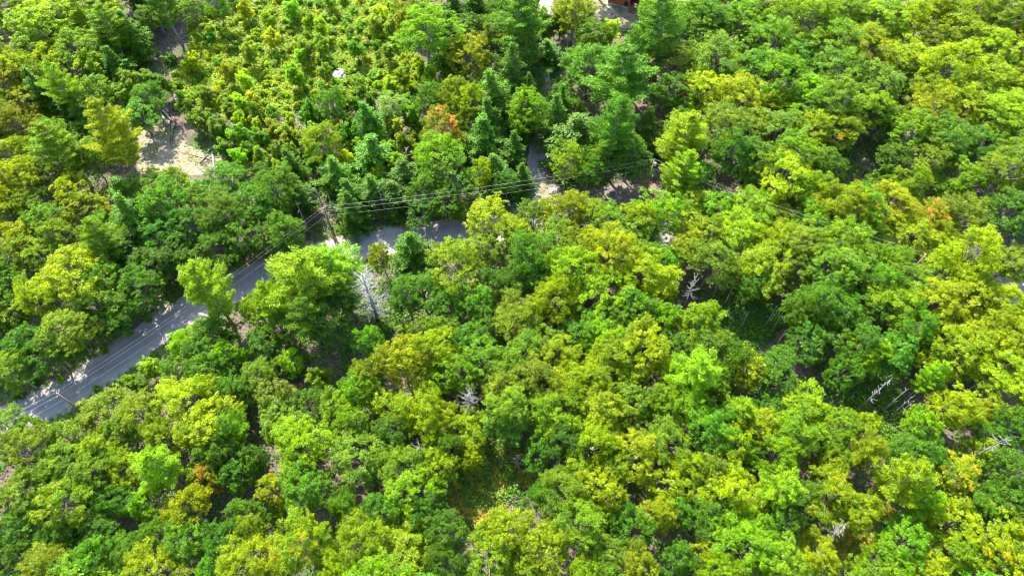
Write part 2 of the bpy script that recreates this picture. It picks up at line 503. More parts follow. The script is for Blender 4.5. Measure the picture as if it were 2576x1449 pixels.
def make_birch(idx, Rm=2.8, Ht=7.5, z0=1.0, nclump=60, sprigs=9, per=26, size=0.25):
    """slim upright young tree: several rising spires of small leaves"""
    acc = [[] for _ in range(6)]
    tr = MB()
    nsp = 5 + int(rng.integers(0, 3))
    tr.tube([(0, 0, -0.2), (0.05, 0, z0), (0.1, 0.05, Ht * .55)], [0.13, 0.10, 0.05], 6)
    for k in range(nsp):
        a = k * 6.28 / nsp + rng.normal() * .35
        R = Rm * (0.25 + 0.5 * rng.random()) if k else 0.1
        hh = Ht * (0.66 + 0.32 * rng.random()) if k else Ht
        zb = z0 * (0.7 + 0.4 * rng.random())
        b = np.array([0, 0, zb]); e = np.array([math.cos(a) * R, math.sin(a) * R, hh])
        mid = b * .5 + e * .5 + np.array([math.cos(a), math.sin(a), 0]) * R * .25
        tr.tube([b, mid, e], [0.07, 0.045, 0.015], 4, cap=False)
        tc = 0.5 + rng.normal() * 0.15
        for q in range(nclump // 3):
            u = 0.22 + 0.78 * rng.random() ** 0.8
            c = b * (1 - u) ** 2 + 2 * u * (1 - u) * mid + u * u * e
            wid = Rm * 0.52 * (1.12 - u) ** 0.6 + 0.15
            o = unit(1)[0] * np.array([1, 1, 0.5])
            for _ in range(3):
                sc = c + o * wid * (0.4 + 0.7 * rng.random()) + rng.normal(size=3) * 0.12
                n = per
                dd = unit(n) * np.array([1, 1, 0.8])
                p = sc + dd * 0.34 * (0.5 + 0.6 * rnd(n))[:, None]
                nn = dd * 0.5 + np.array([0, 0, 0.55]) + rng.normal(size=(n, 3)) * 0.45
                acc[0].append(p); acc[1].append(nn); acc[2].append(rng.normal(size=(n, 3)) * .6 + np.array([0, 0, 0.7]))
                l = size * (0.75 + 0.6 * rnd(n)); acc[3].append(l); acc[4].append(l * 0.6)
                acc[5].append(tc + rng.normal(size=n) * 0.14)
    return tr.mesh('young_trunk_%d' % idx, [M_BIRCH], True), finish_leaves('young_crown_%d' % idx, *acc, M_LEAF), Rm, Ht, 0.55

def make_shrub(idx, Rm=1.6, Ht=1.7, per=40, size=0.24):
    acc = [[] for _ in range(6)]
    nsp = 6 + int(rng.integers(0, 4))
    for k in range(nsp):
        a = k * 6.28 / nsp + rng.normal() * .4
        R = Rm * (0.15 + 0.55 * rng.random())
        hh = Ht * (0.55 + 0.45 * rng.random())
        b = np.array([0, 0, 0.1]); e = np.array([math.cos(a) * R, math.sin(a) * R, hh])
        tc = 0.5 + rng.normal() * 0.18
        for q in range(9):
            u = 0.15 + 0.85 * (q + rng.random()) / 9
            c = b + (e - b) * u + rng.normal(size=3) * 0.1
            wid = Rm * 0.42 * (1.1 - u) + 0.12
            c = c + unit(1)[0] * wid
            n = per
            dd = unit(n)
            p = c + dd * 0.26 * (0.5 + 0.8 * rnd(n))[:, None]
            nn = dd * 0.4 + np.array([0, 0, 0.6]) + rng.normal(size=(n, 3)) * 0.45
            acc[0].append(p); acc[1].append(nn); acc[2].append(rng.normal(size=(n, 3)) * .5 + np.array([0, 0, 0.8]))
            l = size * (0.75 + 0.6 * rnd(n)); acc[3].append(l); acc[4].append(l * 0.55)
            acc[5].append(tc + rng.normal(size=n) * 0.14)
    return None, finish_leaves('shrub_%d' % idx, *acc, M_LEAF), Rm, Ht, 0.5

PROTO = {
    'M': [make_broadleaf(i, Ht=ht, z0=z0, nclump=nc, sprigs=sp, per=int(pe * 1.22), fine=fi) for i, (ht, z0, nc, sp, pe, fi) in enumerate([
        (17, 5.5, 54, 13, 27, 1), (17, 6.5, 66, 12, 25, .95), (16, 5.5, 46, 14, 28, 1.1), (18, 5, 120, 7, 24, .68), (17, 4.5, 100, 8, 24, .72), (19, 4.5, 110, 7, 24, .66), (16, 6.5, 44, 15, 27, 1.1),
        (18.5, 6, 84, 9, 25, .8), (17.5, 4.5, 96, 8, 24, .7)])],
    'P': [make_pine(i) for i in range(4)],
    'H': [make_hemlock(i) for i in range(4)],
    'B': [make_birch(i) for i in range(5)],
    'S': [make_shrub(i) for i in range(6)],
}

# ------------------------------------------------------------------ colours of the trees (leaf albedo)
COLS = {   # code: (albedo, words)
    'yl': ((0.200, 0.260, 0.001), 'yellow-green'),
    'yy': ((0.215, 0.33, 0.003), 'bright yellow'),
    'lm': ((0.115, 0.225, 0.004), 'lime green'),
    'vl': ((0.165, 0.300, 0.004), 'vivid lime'),
    'mt': ((0.17, 0.29, 0.06), 'pale mint green'),
    'gr': ((0.048, 0.165, 0.009), 'mid green'),
    'gg': ((0.115, 0.190, 0.016), 'grey-green'),
    'dg': ((0.034, 0.120, 0.010), 'dark green'),
    'ol': ((0.135, 0.195, 0.008), 'olive'),
    'br': ((0.15, 0.14, 0.015), 'brownish'),
    'or': ((0.15, 0.21, 0.004), 'orange-tinged'),
    'go': ((0.155, 0.235, 0.003), 'golden-tipped'),
}
MEAN = np.array((0.125, 0.205, 0.003))
COLS = {k: (tuple(np.array(v[0]) * (1 - w) + MEAN * w), v[1]) for k, v in COLS.items() for w in ((0.15 if k in ('yy', 'vl', 'mt') else 0.34),)}
SPEC = {'M': ('maple_tree', 'broadleaf tree', 'tree', 'trunk'), 'P': ('pine_tree', 'feathery pine', 'pine', 'trunk'),
        'H': ('hemlock_tree', 'dense conical hemlock', 'hemlock', 'trunk'), 'B': ('young_birch', 'slim young tree', 'young tree', 'trunk'),
        'S': ('shrub', 'shrub', 'shrub', None)}

LAND = [((440, 380), 'the pale sand clearing'), ((980, 605), 'the open paved road bend'), ((1345, 440), 'the shaded side road'), ((1362, 215), 'the sunlit side road'),
        ((1570, 15), 'the orange timber house'), ((940, 710), 'the big grey dead tree'), ((850, 190), 'the white boulder in the scrub'), ((1646, 410), 'the pole beside the lime pine'),
        ((812, 540), 'the orange-sleeved utility pole'), ((143, 990), 'the lower road utility pole'), ((290, 915), 'the dappled lower road'), ((430, 80), 'the brown hollow'),
        ((2215, 990), 'the four bare leaning trunks'), ((2130, 1385), 'the bright orange ferns'), ((810, 890), 'the brown bare slope'), ((1220, 1240), 'the rusty fern patch'),
        ((2180, 400), 'the right canopy gap'), ((1860, 790), 'the pale trunks in the shade'), ((1600, 490), 'the bare roadside bank'), ((2060, 1000), 'the small brown glade'),
        ((0, 700), 'the left edge'), ((0, 1449), 'the bottom left corner'), ((2576, 1449), 'the bottom right corner'), ((2576, 0), 'the top right corner'), ((0, 0), 'the top left corner'),
        ((2576, 700), 'the right edge'), ((1288, 1449), 'the middle of the bottom edge'), ((2040, 0), 'the top right edge'), ((700, 0), 'the top edge above the scrub'),
        ((1640, 1200), 'the bare crown twigs'), ((1280, 1150), 'the small white dead sapling'), ((600, 210), 'the golden scrub'), ((1190, 1005), 'the twiggy dead crown')]
DIRS = ['right of', 'above and right of', 'above', 'above and left of', 'left of', 'below and left of', 'below', 'below and right of']
ORD = ['nearest', 'second', 'third', 'fourth', 'fifth', 'sixth', 'seventh', 'eighth', 'ninth', 'tenth', 'eleventh', 'twelfth', 'thirteenth', 'fourteenth', 'fifteenth', 'sixteenth']

TREES = []      # (u, v, r px, type, colour)
def T_(s):
    for row in s.strip().splitlines():
        for it in row.split(';'):
            it = it.split()
            if len(it) == 5: TREES.append((float(it[0]), float(it[1]), float(it[2]), it[3], it[4]))
T_('''
20 35 42 M gg; 95 60 66 M yl; 160 20 40 M gg; 235 15 55 M yl; 268 70 50 P lm; 20 150 45 M ol; 85 128 48 M lm; 190 128 45 M gg; 132 160 42 M yl; 50 182 40 M yl
95 190 42 M ol; 245 172 46 B ol; 155 215 42 P lm; 112 242 44 H dg; 18 215 45 M br; 60 262 44 M yl; 175 262 36 H dg; 233 235 42 M lm; 30 312 48 M br; 150 365 60 P lm
278 335 66 P yl; 222 395 42 M gg; 40 395 48 M yl; 95 430 44 M gg; 40 452 48 M yl; 182 478 40 M yl; 330 222 32 B gg; 382 212 34 B gg; 422 222 28 B lm; 326 250 28 B gg
300 205 26 B gg; 378 45 44 H dg; 330 95 44 H dg; 285 120 42 H dg; 300 170 38 H dg; 215 300 34 H dg; 365 150 24 S dg; 430 150 28 S dg; 475 15 36 M gg; 545 12 32 M gr; 400 -5 44 P dg
505 305 36 B ol; 475 285 26 B gg; 545 325 28 B gg; 600 345 32 B lm; 652 350 34 B lm; 560 375 26 B lm; 690 330 28 B ol; 630 385 26 B gr; 455 262 24 B gr; 520 240 22 B gg; 640 290 28 B ol
700 385 30 B gg; 580 285 26 B ol; 735 345 32 B ol
1066 72 66 M lm; 1010 60 28 B yl; 1122 110 46 H gr; 1030 15 34 M ol; 1176 130 46 M yl; 1240 85 38 M gg; 1300 50 72 P gr; 1312 150 60 H dg; 1285 200 48 H dg; 1210 38 20 B yl
1190 15 44 H dg; 1140 30 40 H dg; 1405 50 34 B ol; 1442 35 50 M yl; 1465 72 26 M yy; 1370 70 34 B gg; 1497 82 40 M gr; 1537 78 30 B yy; 1487 122 30 M ol; 1592 78 46 H gr
1680 60 58 P gr; 1625 20 30 M lm; 1752 40 50 M lm; 1482 170 58 M gr; 1562 190 80 P gr; 1600 130 42 P gr; 1702 150 54 M gg; 1692 235 48 M dg; 1400 280 54 H gr; 1450 350 56 H dg
1535 300 62 P dg; 1585 385 54 M dg; 1515 400 46 M dg; 1425 415 44 M gg; 1625 335 48 H dg; 1480 430 40 M dg; 1058 178 18 B yy; 985 215 26 B yy; 1012 195 26 B ol; 1165 238 34 M ol
1185 262 34 M yl; 1245 245 46 H gr; 1322 268 44 M lm; 1112 322 50 M or; 1100 395 50 M lm; 1215 345 38 H gr; 1290 385 40 H gr; 1312 445 38 H dg; 935 310 46 H gr; 930 405 54 H gr
990 268 36 M mt; 1070 252 40 M gr; 870 250 36 B ol; 905 225 30 B gg; 832 258 34 M gr; 825 358 44 M ol; 1202 430 30 M yl; 1020 365 30 B gg; 1135 450 46 M dg; 1075 465 42 M dg
1240 430 40 H dg; 1015 450 40 H dg; 770 290 32 B gr; 775 370 30 B ol; 870 340 34 B gr; 1035 300 34 B gr; 1160 300 34 M gg; 745 420 40 H gr; 880 310 30 B gg; 1245 310 34 H gr
1790 55 60 M gr; 1870 55 58 M lm; 1942 105 58 M lm; 2030 45 62 M lm; 2130 35 66 M lm; 2222 55 68 M yl; 2290 45 44 M yl; 2180 130 58 M yl; 2100 115 58 M gg; 2012 155 58 M gr
1900 175 58 M gr; 1802 145 58 M gg; 1770 230 56 M yl; 1850 238 64 M yl; 1932 262 44 M yl; 1952 190 52 M lm; 2050 180 30 M vl; 2105 200 60 M gg; 2200 210 58 M gg; 2270 148 52 M yl
2040 250 62 M lm; 2122 270 58 M gg; 2192 282 54 M lm; 1792 310 60 M gg; 1882 320 58 M gg; 1962 330 58 M gg; 2052 328 52 M yl; 2110 345 42 M go; 2010 388 58 M lm; 1830 385 52 M dg
1905 408 56 M dg; 2360 25 44 P yl; 2440 40 50 M ol; 2530 30 58 M ol; 2562 112 48 M ol; 2420 98 56 M yl; 2485 130 58 M yl; 2350 105 48 M gg; 2402 180 62 M yl; 2482 210 62 M yl
2562 205 50 M yl; 2332 200 44 M gg; 2342 262 58 M yl; 2422 272 58 M yl; 2512 290 62 M yl; 2302 330 50 M gg; 2382 350 58 M gr; 2470 368 54 M dg; 2562 350 46 M gg; 2225 300 34 M dg
2345 408 46 M gg; 2225 440 28 B dg; 2168 448 26 B dg; 2298 460 38 M ol; 2418 452 48 M lm; 2530 430 64 M gg; 1977 462 66 M yl; 2048 478 40 M yl; 1716 352 72 P vl; 1700 435 50 P vl
2090 420 40 M dg; 1760 440 40 M gr
20 502 36 M go; 90 520 44 M gg; 36 545 44 M yl; 112 562 48 M gg; 60 602 44 M yl; 152 595 44 M gg; 205 520 48 M go; 240 600 52 P lm; 322 500 52 H gr; 332 562 54 H dg
420 515 52 M gr; 402 590 56 M dg; 500 495 48 M gg; 482 570 56 M dg; 562 540 52 M dg; 582 462 42 M gr; 642 515 52 M gr; 622 590 46 M dg; 545 625 46 M dg; 700 470 52 M dg
742 500 44 H dg; 700 570 42 M dg; 840 452 48 H gr; 882 500 40 H dg; 942 490 42 H dg; 1000 515 36 H dg; 880 540 34 H dg; 1062 520 36 M dg; 1120 505 36 M dg; 380 470 44 M gg
440 462 36 M gg; 30 642 52 M gg; 110 640 48 M gg; 178 705 70 M yl; 108 752 54 M yl; 242 762 56 M gg; 262 690 50 M gr; 342 722 50 M dg; 312 640 48 H dg; 382 662 50 M dg
20 702 44 M dg; 30 790 50 M dg; 170 835 56 M gg; 60 862 54 M dg; 128 905 44 M dg; 30 932 50 M gg; 245 832 46 M dg; 430 640 44 M dg; 480 660 40 M dg; 300 800 40 M dg
330 858 20 S lm; 272 900 20 S lm; 222 935 20 S gr; 165 968 20 S lm; 90 985 30 S gr; 370 825 20 S gr; 60 1005 24 S dg; 200 895 30 M dg; 645 640 26 B gr; 600 660 22 S gr
520 722 70 P vl; 735 700 76 P vl; 842 622 74 P vl; 685 745 40 P vl; 800 700 50 P gr; 880 720 44 P gr; 718 608 40 H gr; 635 762 52 M lm; 445 843 46 M vl; 502 858 54 M dg; 562 832 46 M gr; 768 780 56 P gr; 832 830 52 M dg
702 828 42 M gr; 522 925 50 M dg; 565 898 36 M vl; 390 925 36 B vl; 340 960 34 B ol; 722 900 28 M vl; 655 945 38 M gg; 802 955 36 B ol; 740 945 22 S gr; 775 900 18 S gr
1236 548 60 M yl; 1158 548 34 B gg; 1035 622 38 H gr; 958 640 28 M yl; 1142 652 70 M yl; 1232 628 44 M gg; 1000 720 42 M dg; 1062 732 48 M dg; 1122 772 46 M dg; 1202 762 48 M gr
1232 705 48 M dg; 1128 745 34 M ol; 1305 800 62 M ol; 1382 852 48 M gg; 1172 850 48 M dg; 1102 832 42 M gg; 1030 850 36 B gg; 926 852 38 M gr; 972 830 22 S gr; 1240 820 44 M dg
1342 552 52 M gg; 1422 530 50 M yl; 1482 558 50 M ol; 1402 602 56 M gg; 1472 632 54 M yl; 1542 562 52 M gg; 1600 522 46 M yl; 1602 582 56 M gg; 1662 532 56 M lm; 1332 642 52 M gr
1302 598 40 M yl; 1442 685 72 M yl; 1532 650 66 M yl; 1610 702 66 M yl; 1402 752 56 M yl; 1502 742 66 M yl; 1592 772 50 M gr; 1655 745 44 M yl; 1482 822 54 M dg; 1545 812 48 M dg
1622 640 50 M gg; 1502 842 44 M vl; 1612 876 66 M yl; 1552 902 58 M yl; 1668 802 46 M lm; 1009 908 66 M yl; 1092 888 60 M yl; 1222 902 62 M lm; 1302 890 58 M gg; 1402 902 54 M yl
1342 960 60 M gg; 1432 968 56 M yl; 1506 955 50 M lm; 905 945 42 M yl; 1350 700 46 M gr; 1300 700 40 M dg; 1680 660 46 M gr; 1162 960 54 M lm; 1250 975 54 M gg; 1690 870 40 M dg
1740 512 54 M yl; 1802 520 50 M lm; 1882 522 56 M lm; 1950 545 58 M yl; 2040 545 54 M lm; 2112 515 54 M yl; 2170 528 50 M lm; 2238 522 56 M yl; 2344 552 44 M or; 2418 540 56 M gg
2530 530 54 M dg; 2302 592 58 M yl; 2372 622 58 M yl; 2182 582 58 M lm; 2102 602 58 M lm; 2022 612 58 M gg; 1942 612 58 M yl; 1862 592 58 M yl; 1782 592 58 M yl; 1722 622 50 M yl
1792 668 58 M gg; 1918 676 60 M yl; 2002 682 54 M gg; 2082 682 58 M gg; 2152 672 58 M gg; 2242 662 54 M lm; 2452 642 66 M yl; 2382 692 60 M yl; 2542 662 50 M ol; 2302 722 58 M gg
2212 722 46 M gr; 2062 762 58 M dg; 2122 792 54 M dg; 2032 782 44 M lm; 2250 762 64 M yl; 2350 762 66 M yl; 2442 752 66 M yl; 2542 762 60 M yl; 2282 832 56 M gr; 2362 852 60 M yl
2452 862 66 M yl; 2542 862 60 M yl; 2162 872 54 M dg; 2252 892 54 M dg; 1762 872 54 M dg; 1744 802 48 M yl; 1793 866 40 M yl; 1767 932 56 P vl; 1884 925 46 M yl; 1960 892 46 M dg
1950 952 48 M dg; 2040 860 54 M dg; 2190 905 52 M vl; 2290 870 30 M ol; 2402 902 66 M yl; 2342 950 36 P vl; 2182 762 50 M dg; 1800 960 44 M lm; 1842 890 40 M dg; 1700 950 50 M lm
2502 930 60 M yl; 2120 930 44 M dg; 1880 720 40 M dg
97 1038 40 P vl; 20 1078 44 M lm; 233 1005 56 M gg; 350 1050 56 M ol; 152 1078 54 M gg; 62 1130 70 M gg; 162 1160 58 M gg; 477 1000 68 M yl; 515 1072 66 M yl; 582 1068 38 P lm
562 1130 56 M dg; 242 1130 40 P yl; 393 1172 66 P vl; 357 1265 44 M vl; 312 1170 44 M yl; 62 1240 58 M gg; 177 1262 70 M go; 232 1205 52 M gg; 60 1332 54 M dg; 242 1332 58 M dg
467 1278 50 M yl; 500 1205 42 B ol; 602 1195 44 M dg; 602 1288 44 M dg; 743 1122 70 M yl; 700 1055 48 M gg; 690 990 44 M gg; 767 1215 58 M gr; 682 1230 38 M yl; 700 1288 20 S vl
840 1035 52 M lm; 750 1375 70 M go; 620 1422 66 M yl; 640 1335 44 M ol; 122 1420 58 M ol; 400 1428 56 M yl; 330 1395 48 M dg; 40 1412 52 M dg; 222 1402 56 M gr; 470 1360 54 M gr
560 1352 48 M dg; 420 1330 44 M gr; 300 1080 40 M gg; 420 1100 44 M ol; 530 1200 34 M or; 640 1150 40 M dg; 150 1345 46 M dg; 540 1430 48 M gr; 290 1262 44 M dg; 840 1440 50 M yl
890 990 48 M lm; 886 1060 44 M lm; 969 1010 42 M yl; 1042 1045 62 M yl; 1105 1065 44 M yl; 1270 1035 60 M gg; 1175 1082 44 M yl; 1182 1155 28 M yl; 1290 1110 52 M dg; 1392 1035 62 M lm
1420 1112 56 M dg; 1510 1035 62 M yl; 1592 1030 62 M gg; 1480 1112 58 M yl; 1592 1145 64 M yl; 1680 1012 50 M lm; 1680 1102 58 M gg; 1686 1212 52 M yl; 902 1150 62 M gg; 1019 1170 54 M gg
1102 1182 44 M yl; 1032 1238 60 M yl; 960 1290 52 M dg; 1062 1310 48 M dg; 919 1362 62 M yl; 1010 1400 70 M yl; 1130 1335 46 M dg; 1269 1305 60 M yl; 1359 1362 66 M yl; 1222 1392 60 M yl
1345 1248 34 M dg; 1426 1238 66 M ol; 1519 1238 62 M yl; 1470 1332 56 M gg; 1602 1322 52 M dg; 1470 1430 44 M yl; 1602 1405 52 M ol; 1535 1395 46 M gg; 1702 1400 48 M dg; 1560 1300 40 M gr
1130 1110 36 M dg; 980 1090 40 M dg; 860 1270 36 M gr; 1350 1130 40 M dg; 1660 1310 50 M yl; 1120 1420 44 M dg; 1540 1180 40 M gg; 1310 1440 50 M yl
1730 1022 56 M lm; 1867 1040 44 P vl; 1907 1080 56 M yl; 2010 1020 52 M yl; 2000 1090 56 M lm; 1782 1090 54 M gr; 1850 1132 54 M yl; 1962 1152 54 M lm; 2070 1112 26 B yy; 2107 1068 42 M lm
2170 1062 38 M yl; 2177 1120 42 P yl; 2102 1152 42 M gr; 1950 1225 54 P vl; 1834 1240 58 M yl; 1890 1312 50 M lm; 1782 1190 46 M gg; 1740 1170 44 M yl; 1790 1292 56 M dg; 2087 1182 40 M yl
2100 1258 56 M go; 2184 1288 58 M yl; 2264 1208 56 P yl; 2327 1252 46 P vl; 2410 1198 54 M go; 2470 1138 40 M yl; 2390 1012 56 M yl; 2460 1038 38 M yl; 2317 1062 44 M vl; 2290 1140 48 M dg
2533 1000 56 M yl; 2540 1070 50 M dg; 2480 1090 40 M dg; 2530 1182 54 M dg; 2542 1252 52 M dg; 2462 1262 50 M dg; 2400 1315 62 M yl; 2493 1322 66 M yl; 2560 1340 50 M yl; 2410 1402 54 M lm
2512 1412 62 M go; 2257 1358 58 M lm; 2183 1420 60 M lm; 2323 1432 54 M yl; 1867 1372 68 M lm; 1950 1408 66 M lm; 2057 1400 48 M yl; 1810 1440 50 M yl; 1770 1380 30 M yl; 2020 1260 50 M dg
1330 305 30 H gr; 1392 300 34 H gr; 1330 120 34 H dg; 1378 135 26 H gr; 1340 60 36 H gr; 1385 70 28 B gg; 1330 10 34 H gr; 1400 15 30 M gr; 1335 235 26 H dg; 2340 1150 44 M dg; 1980 1320 44 M dg; 2250 1430 40 M vl; 1700 1290 44 M gr
''')
NHAND = len(TREES)

# shrubs of the scrub meadow
SCRUB = [(470, 60), (560, 20), (700, -30), (1010, -30), (1015, 60), (1010, 110), (1060, 150), (1090, 200), (1000, 240), (900, 240), (800, 250), (740, 280), (690, 300), (560, 300), (470, 245), (430, 190), (480, 140)]
def inside(p, poly):
    x, y = p; c = False; j = len(poly) - 1
    for i in range(len(poly)):
        xi, yi = poly[i]; xj, yj = poly[j]
        if (yi > y) != (yj > y) and x < (xj - xi) * (y - yi) / (yj - yi) + xi: c = not c
        j = i
    return c
placed = []
tries = 0
while len(placed) < 250 and tries < 20000:
    tries += 1
    u, v = random.uniform(420, 1100), random.uniform(-25, 310)
    if not inside((u, v), SCRUB): continue
    if math.hypot(u - 850, v - 190) < 18: continue
    r = random.choice((9, 12, 14, 16, 18, 21, 26))
    if any(math.hypot(u - a, (v - b) * 1.2) < (r + c) * 0.54 for a, b, c in placed): continue
    placed.append((u, v, r))
    gold = math.hypot((u - 620) / 1.6, v - 215) < 60
    TREES.append((u, v, r, 'S' if r < 26 else 'B', random.choice(('yl', 'yl', 'ol', 'ol', 'yy') if gold else ('gg', 'lm', 'yl', 'yl', 'gg', 'lm', 'gr', 'gg'))))
MID = [(520, 320), (600, 290), (740, 280), (800, 240), (1000, 225), (1100, 210), (1180, 300), (1150, 420), (1000, 480), (800, 420), (640, 440), (560, 400)]
tries = k = 0
while k < 46 and tries < 5000:
    tries += 1
    u, v = random.uniform(500, 1190), random.uniform(200, 490); r = random.uniform(17, 30)
    if not inside((u, v), MID) or any(math.hypot(u - t[0], v - t[1]) < (r + t[2]) * .55 for t in TREES): continue
    TREES.append((u, v, r, 'B', random.choice(('gg', 'lm', 'ol', 'gr', 'yl', 'gr')))); k += 1
NSCRUB = len(TREES)

BASES = []
ROAD_VIEW = [(85, 1020), (120, 990), (165, 962), (215, 930), (260, 895), (315, 860), (365, 825), (405, 797), (125, 1015), (160, 990), (200, 962), (240, 935), (285, 910), (330, 880), (380, 845), (425, 810), (465, 790), (600, 715), (645, 690), (950, 605), (1000, 608), (1110, 582),
             (1345, 480), (1348, 440), (1352, 395), (1354, 365), (1368, 230), (1366, 205), (300, 890), (180, 1005), (440, 385), (400, 400), (480, 410), (500, 400), (400, 340), (360, 370)]
VK = {'M': .82, 'P': .75, 'H': .55, 'B': .7, 'S': .8}
def gd(u, v, a, b, typ): return math.hypot(u - a, (v - b) * VK[typ])
GAP_VIEW = [(2165, 1022), (2185, 1000), (2210, 975), (2235, 950), (2225, 1025), (2250, 1000), (2240, 1040), (2260, 1035), (1825, 760), (1840, 735), (1850, 715), (1868, 815), (1795, 740), (1930, 810), (1950, 840), (1900, 800),
            (810, 885), (835, 900), (860, 885), (705, 880), (430, 90), (450, 80), (405, 65), (395, 90), (375, 85), (935, 680), (950, 720), (960, 750), (945, 790), (925, 660), (985, 695), (915, 700),
            (1550, 485), (1590, 485), (1620, 475), (2180, 395), (2145, 440), (2160, 420), (1220, 1225), (1250, 1240), (1190, 1200), (1225, 1270), (1200, 1245), (2078, 1000), (2062, 980), (2135, 1360), (2155, 1385), (2120, 1335), (2210, 1345),
            (1560, 8), (1540, 28), (1582, 25), (1508, 15), (1520, 42), (1560, 40), (1600, 10), (1082, 600), (1080, 625), (812, 545), (828, 550), (1300, 1160), (1300, 1130), (1385, 478), (965, 1130), (1190, 1000), (1385, 10), (1415, 130), (1405, 160)]
OVER_ROAD = {(1716, 352), (1700, 435), (520, 722), (735, 700), (842, 622), (718, 608), (1035, 622), (1142, 652), (958, 640), (1150, 548), (1236, 548), (685, 745), (800, 700), (880, 720)}
def place_info(u, v, r, typ, hm=1.0):
    tm, cm, Rm, Ht, zf = PROTO[typ][0]
    z = Ht * zf
    for _ in range(4):
        rm = r * depth_at(v, z) / F
        s = rm / Rm
        h = Ht * (0.30 + 0.70 * s) if typ == 'M' else Ht * (0.42 + 0.58 * s) if typ == 'P' else Ht * (0.3 + 0.7 * s)
        h *= hm
        z = h * zf
    p = at(u, v, z)
    return p, s, h
def clear_of_road(p, extra=0.0):
    q = ROADPTS[:, :2] - np.array([p.x, p.y])
    d = np.hypot(q[:, 0], q[:, 1]); k = int(np.argmin(d - ROADPTS[:, 2]))
    need = ROADPTS[k, 2] + extra
    if d[k] < need:
        w = -q[k] / (d[k] + 1e-6)
        p = Vector((ROADPTS[k, 0] + w[0] * need, ROADPTS[k, 1] + w[1] * need, p.z)); return p, True
    return p, False
for i in range(len(TREES)):
    u, v, r, typ, c = TREES[i]
    if not (NHAND <= i < NSCRUB):
        u0, v0 = u, v
        for a, b in ROAD_VIEW:                # keep crowns off the stretches of road the photo shows
            side = a > 1300
            dd = gd(u, v, a, b, typ) - (8 if side else 22)
            if (u0, v0) in OVER_ROAD: continue
            if dd < r * 1.1:
                if not side: k = min(16, r * 1.1 - dd); u += (u - a) / (dd + 22) * k; v += (v - b) / (dd + 22) * k; dd = gd(u, v, a, b, typ) - 22
                r = max(15, min(r, dd / 1.1))
        for _ in range(3):
            for a, b in GAP_VIEW:             # and off the openings and bare trunks
                dd = gd(u, v, a, b, typ) + .01
                k = min(12, max(0, r * 1.15 + 3 - dd))
                u += (u - a) / dd * k; v += (v - b) / dd * k
        for a, b in GAP_VIEW:
            dd = gd(u, v, a, b, typ)
            if dd < r * 1.15: r = max(14, dd / 1.15)
        TREES[i] = (u, v, r, typ, c)
    tall = 1160 < u < 1480 and 180 < v < 480 and typ in 'HM'
    tall = tall and v < 330
    hv = 0.86 + 0.32 * random.random()
    for hm in ((1.3, 1.2) if tall else ()) + (hv, 1, .9, 1.1, .8, 1.2, .7, 1.3, .6):
        p, s, h = place_info(u, v, r, typ, hm)
        p2, moved = clear_of_road(p, -0.5)
        if not moved: break
    p = p2
    BASES.append([p.x, p.y, s, h])

# fillers: gaps in the canopy and a belt just outside the frame
KEEP = [  # pixel areas left open (u, v, radius)
    (440, 380, 110), (300, 450, 60), (430, 90, 60), (1600, 490, 60), (1540, 490, 50), (810, 890, 60), (700, 880, 40), (2180, 400, 50), (2140, 440, 40), (2070, 1000, 50),
    (2200, 1010, 60), (1860, 790, 60), (1930, 830, 50), (1220, 1240, 70), (980, 1140, 40), (1570, 20, 70), (1630, 40, 60), (1530, 60, 50), (1180, 1260, 60), (2140, 1370, 50), (1810, 745, 40),
    (1380, 110, 40), (860, 190, 60), (960, 590, 60), (1050, 590, 50), (250, 930, 50), (1330, 500, 60), (940, 790, 60)]
tries = 0; nf = 0
B = [(b[0], b[1], max(2.2, b[2] * {'M': 6, 'P': 5, 'H': 3.8, 'B': 2.8, 'S': 1.6}[t[3]])) for b, t in zip(BASES, TREES)]
while tries < 5000 and nf < 150:
    tries += 1
    x, y = random.uniform(-150, 150), random.uniform(2, 190)
    u, v = to_px(x, y, 8)
    if not (-110 < u < 2690 and -90 < v < 1540): continue
    ins = 0 < u < 2576 and 0 < v < 1449
    if inside((u, v), SCRUB) or any(math.hypot(u - a, v - b) < c for a, b, c in KEEP): continue
    rm = random.uniform(2.6, 3.6) if ins else random.uniform(4.2, 5.8)
    if any(math.hypot(x - a, y - b) < c * 0.72 + rm * 0.72 for a, b, c in B): continue
    p, moved = clear_of_road(Vector((x, y, 0)), rm * 0.5)
    if moved: continue
    rp = rm * F / depth_at(v, 8)
    if any(gd(u, v, a, b, 'M') < rp * 1.2 for a, b in GAP_VIEW + ROAD_VIEW): continue
    s = rm / 6.0
    h = 17 * (0.42 + 0.58 * s) * (0.75 if ins else 1)
    TREES.append((*to_px(x, y, h * .64), rm * F / depth_at(v, 8), 'M', random.choice(('dg', 'gr', 'dg') if ins else ('gg', 'yl', 'lm', 'gr'))))
    BASES.append([x, y, s, h]); B.append((x, y, rm)); nf += 1

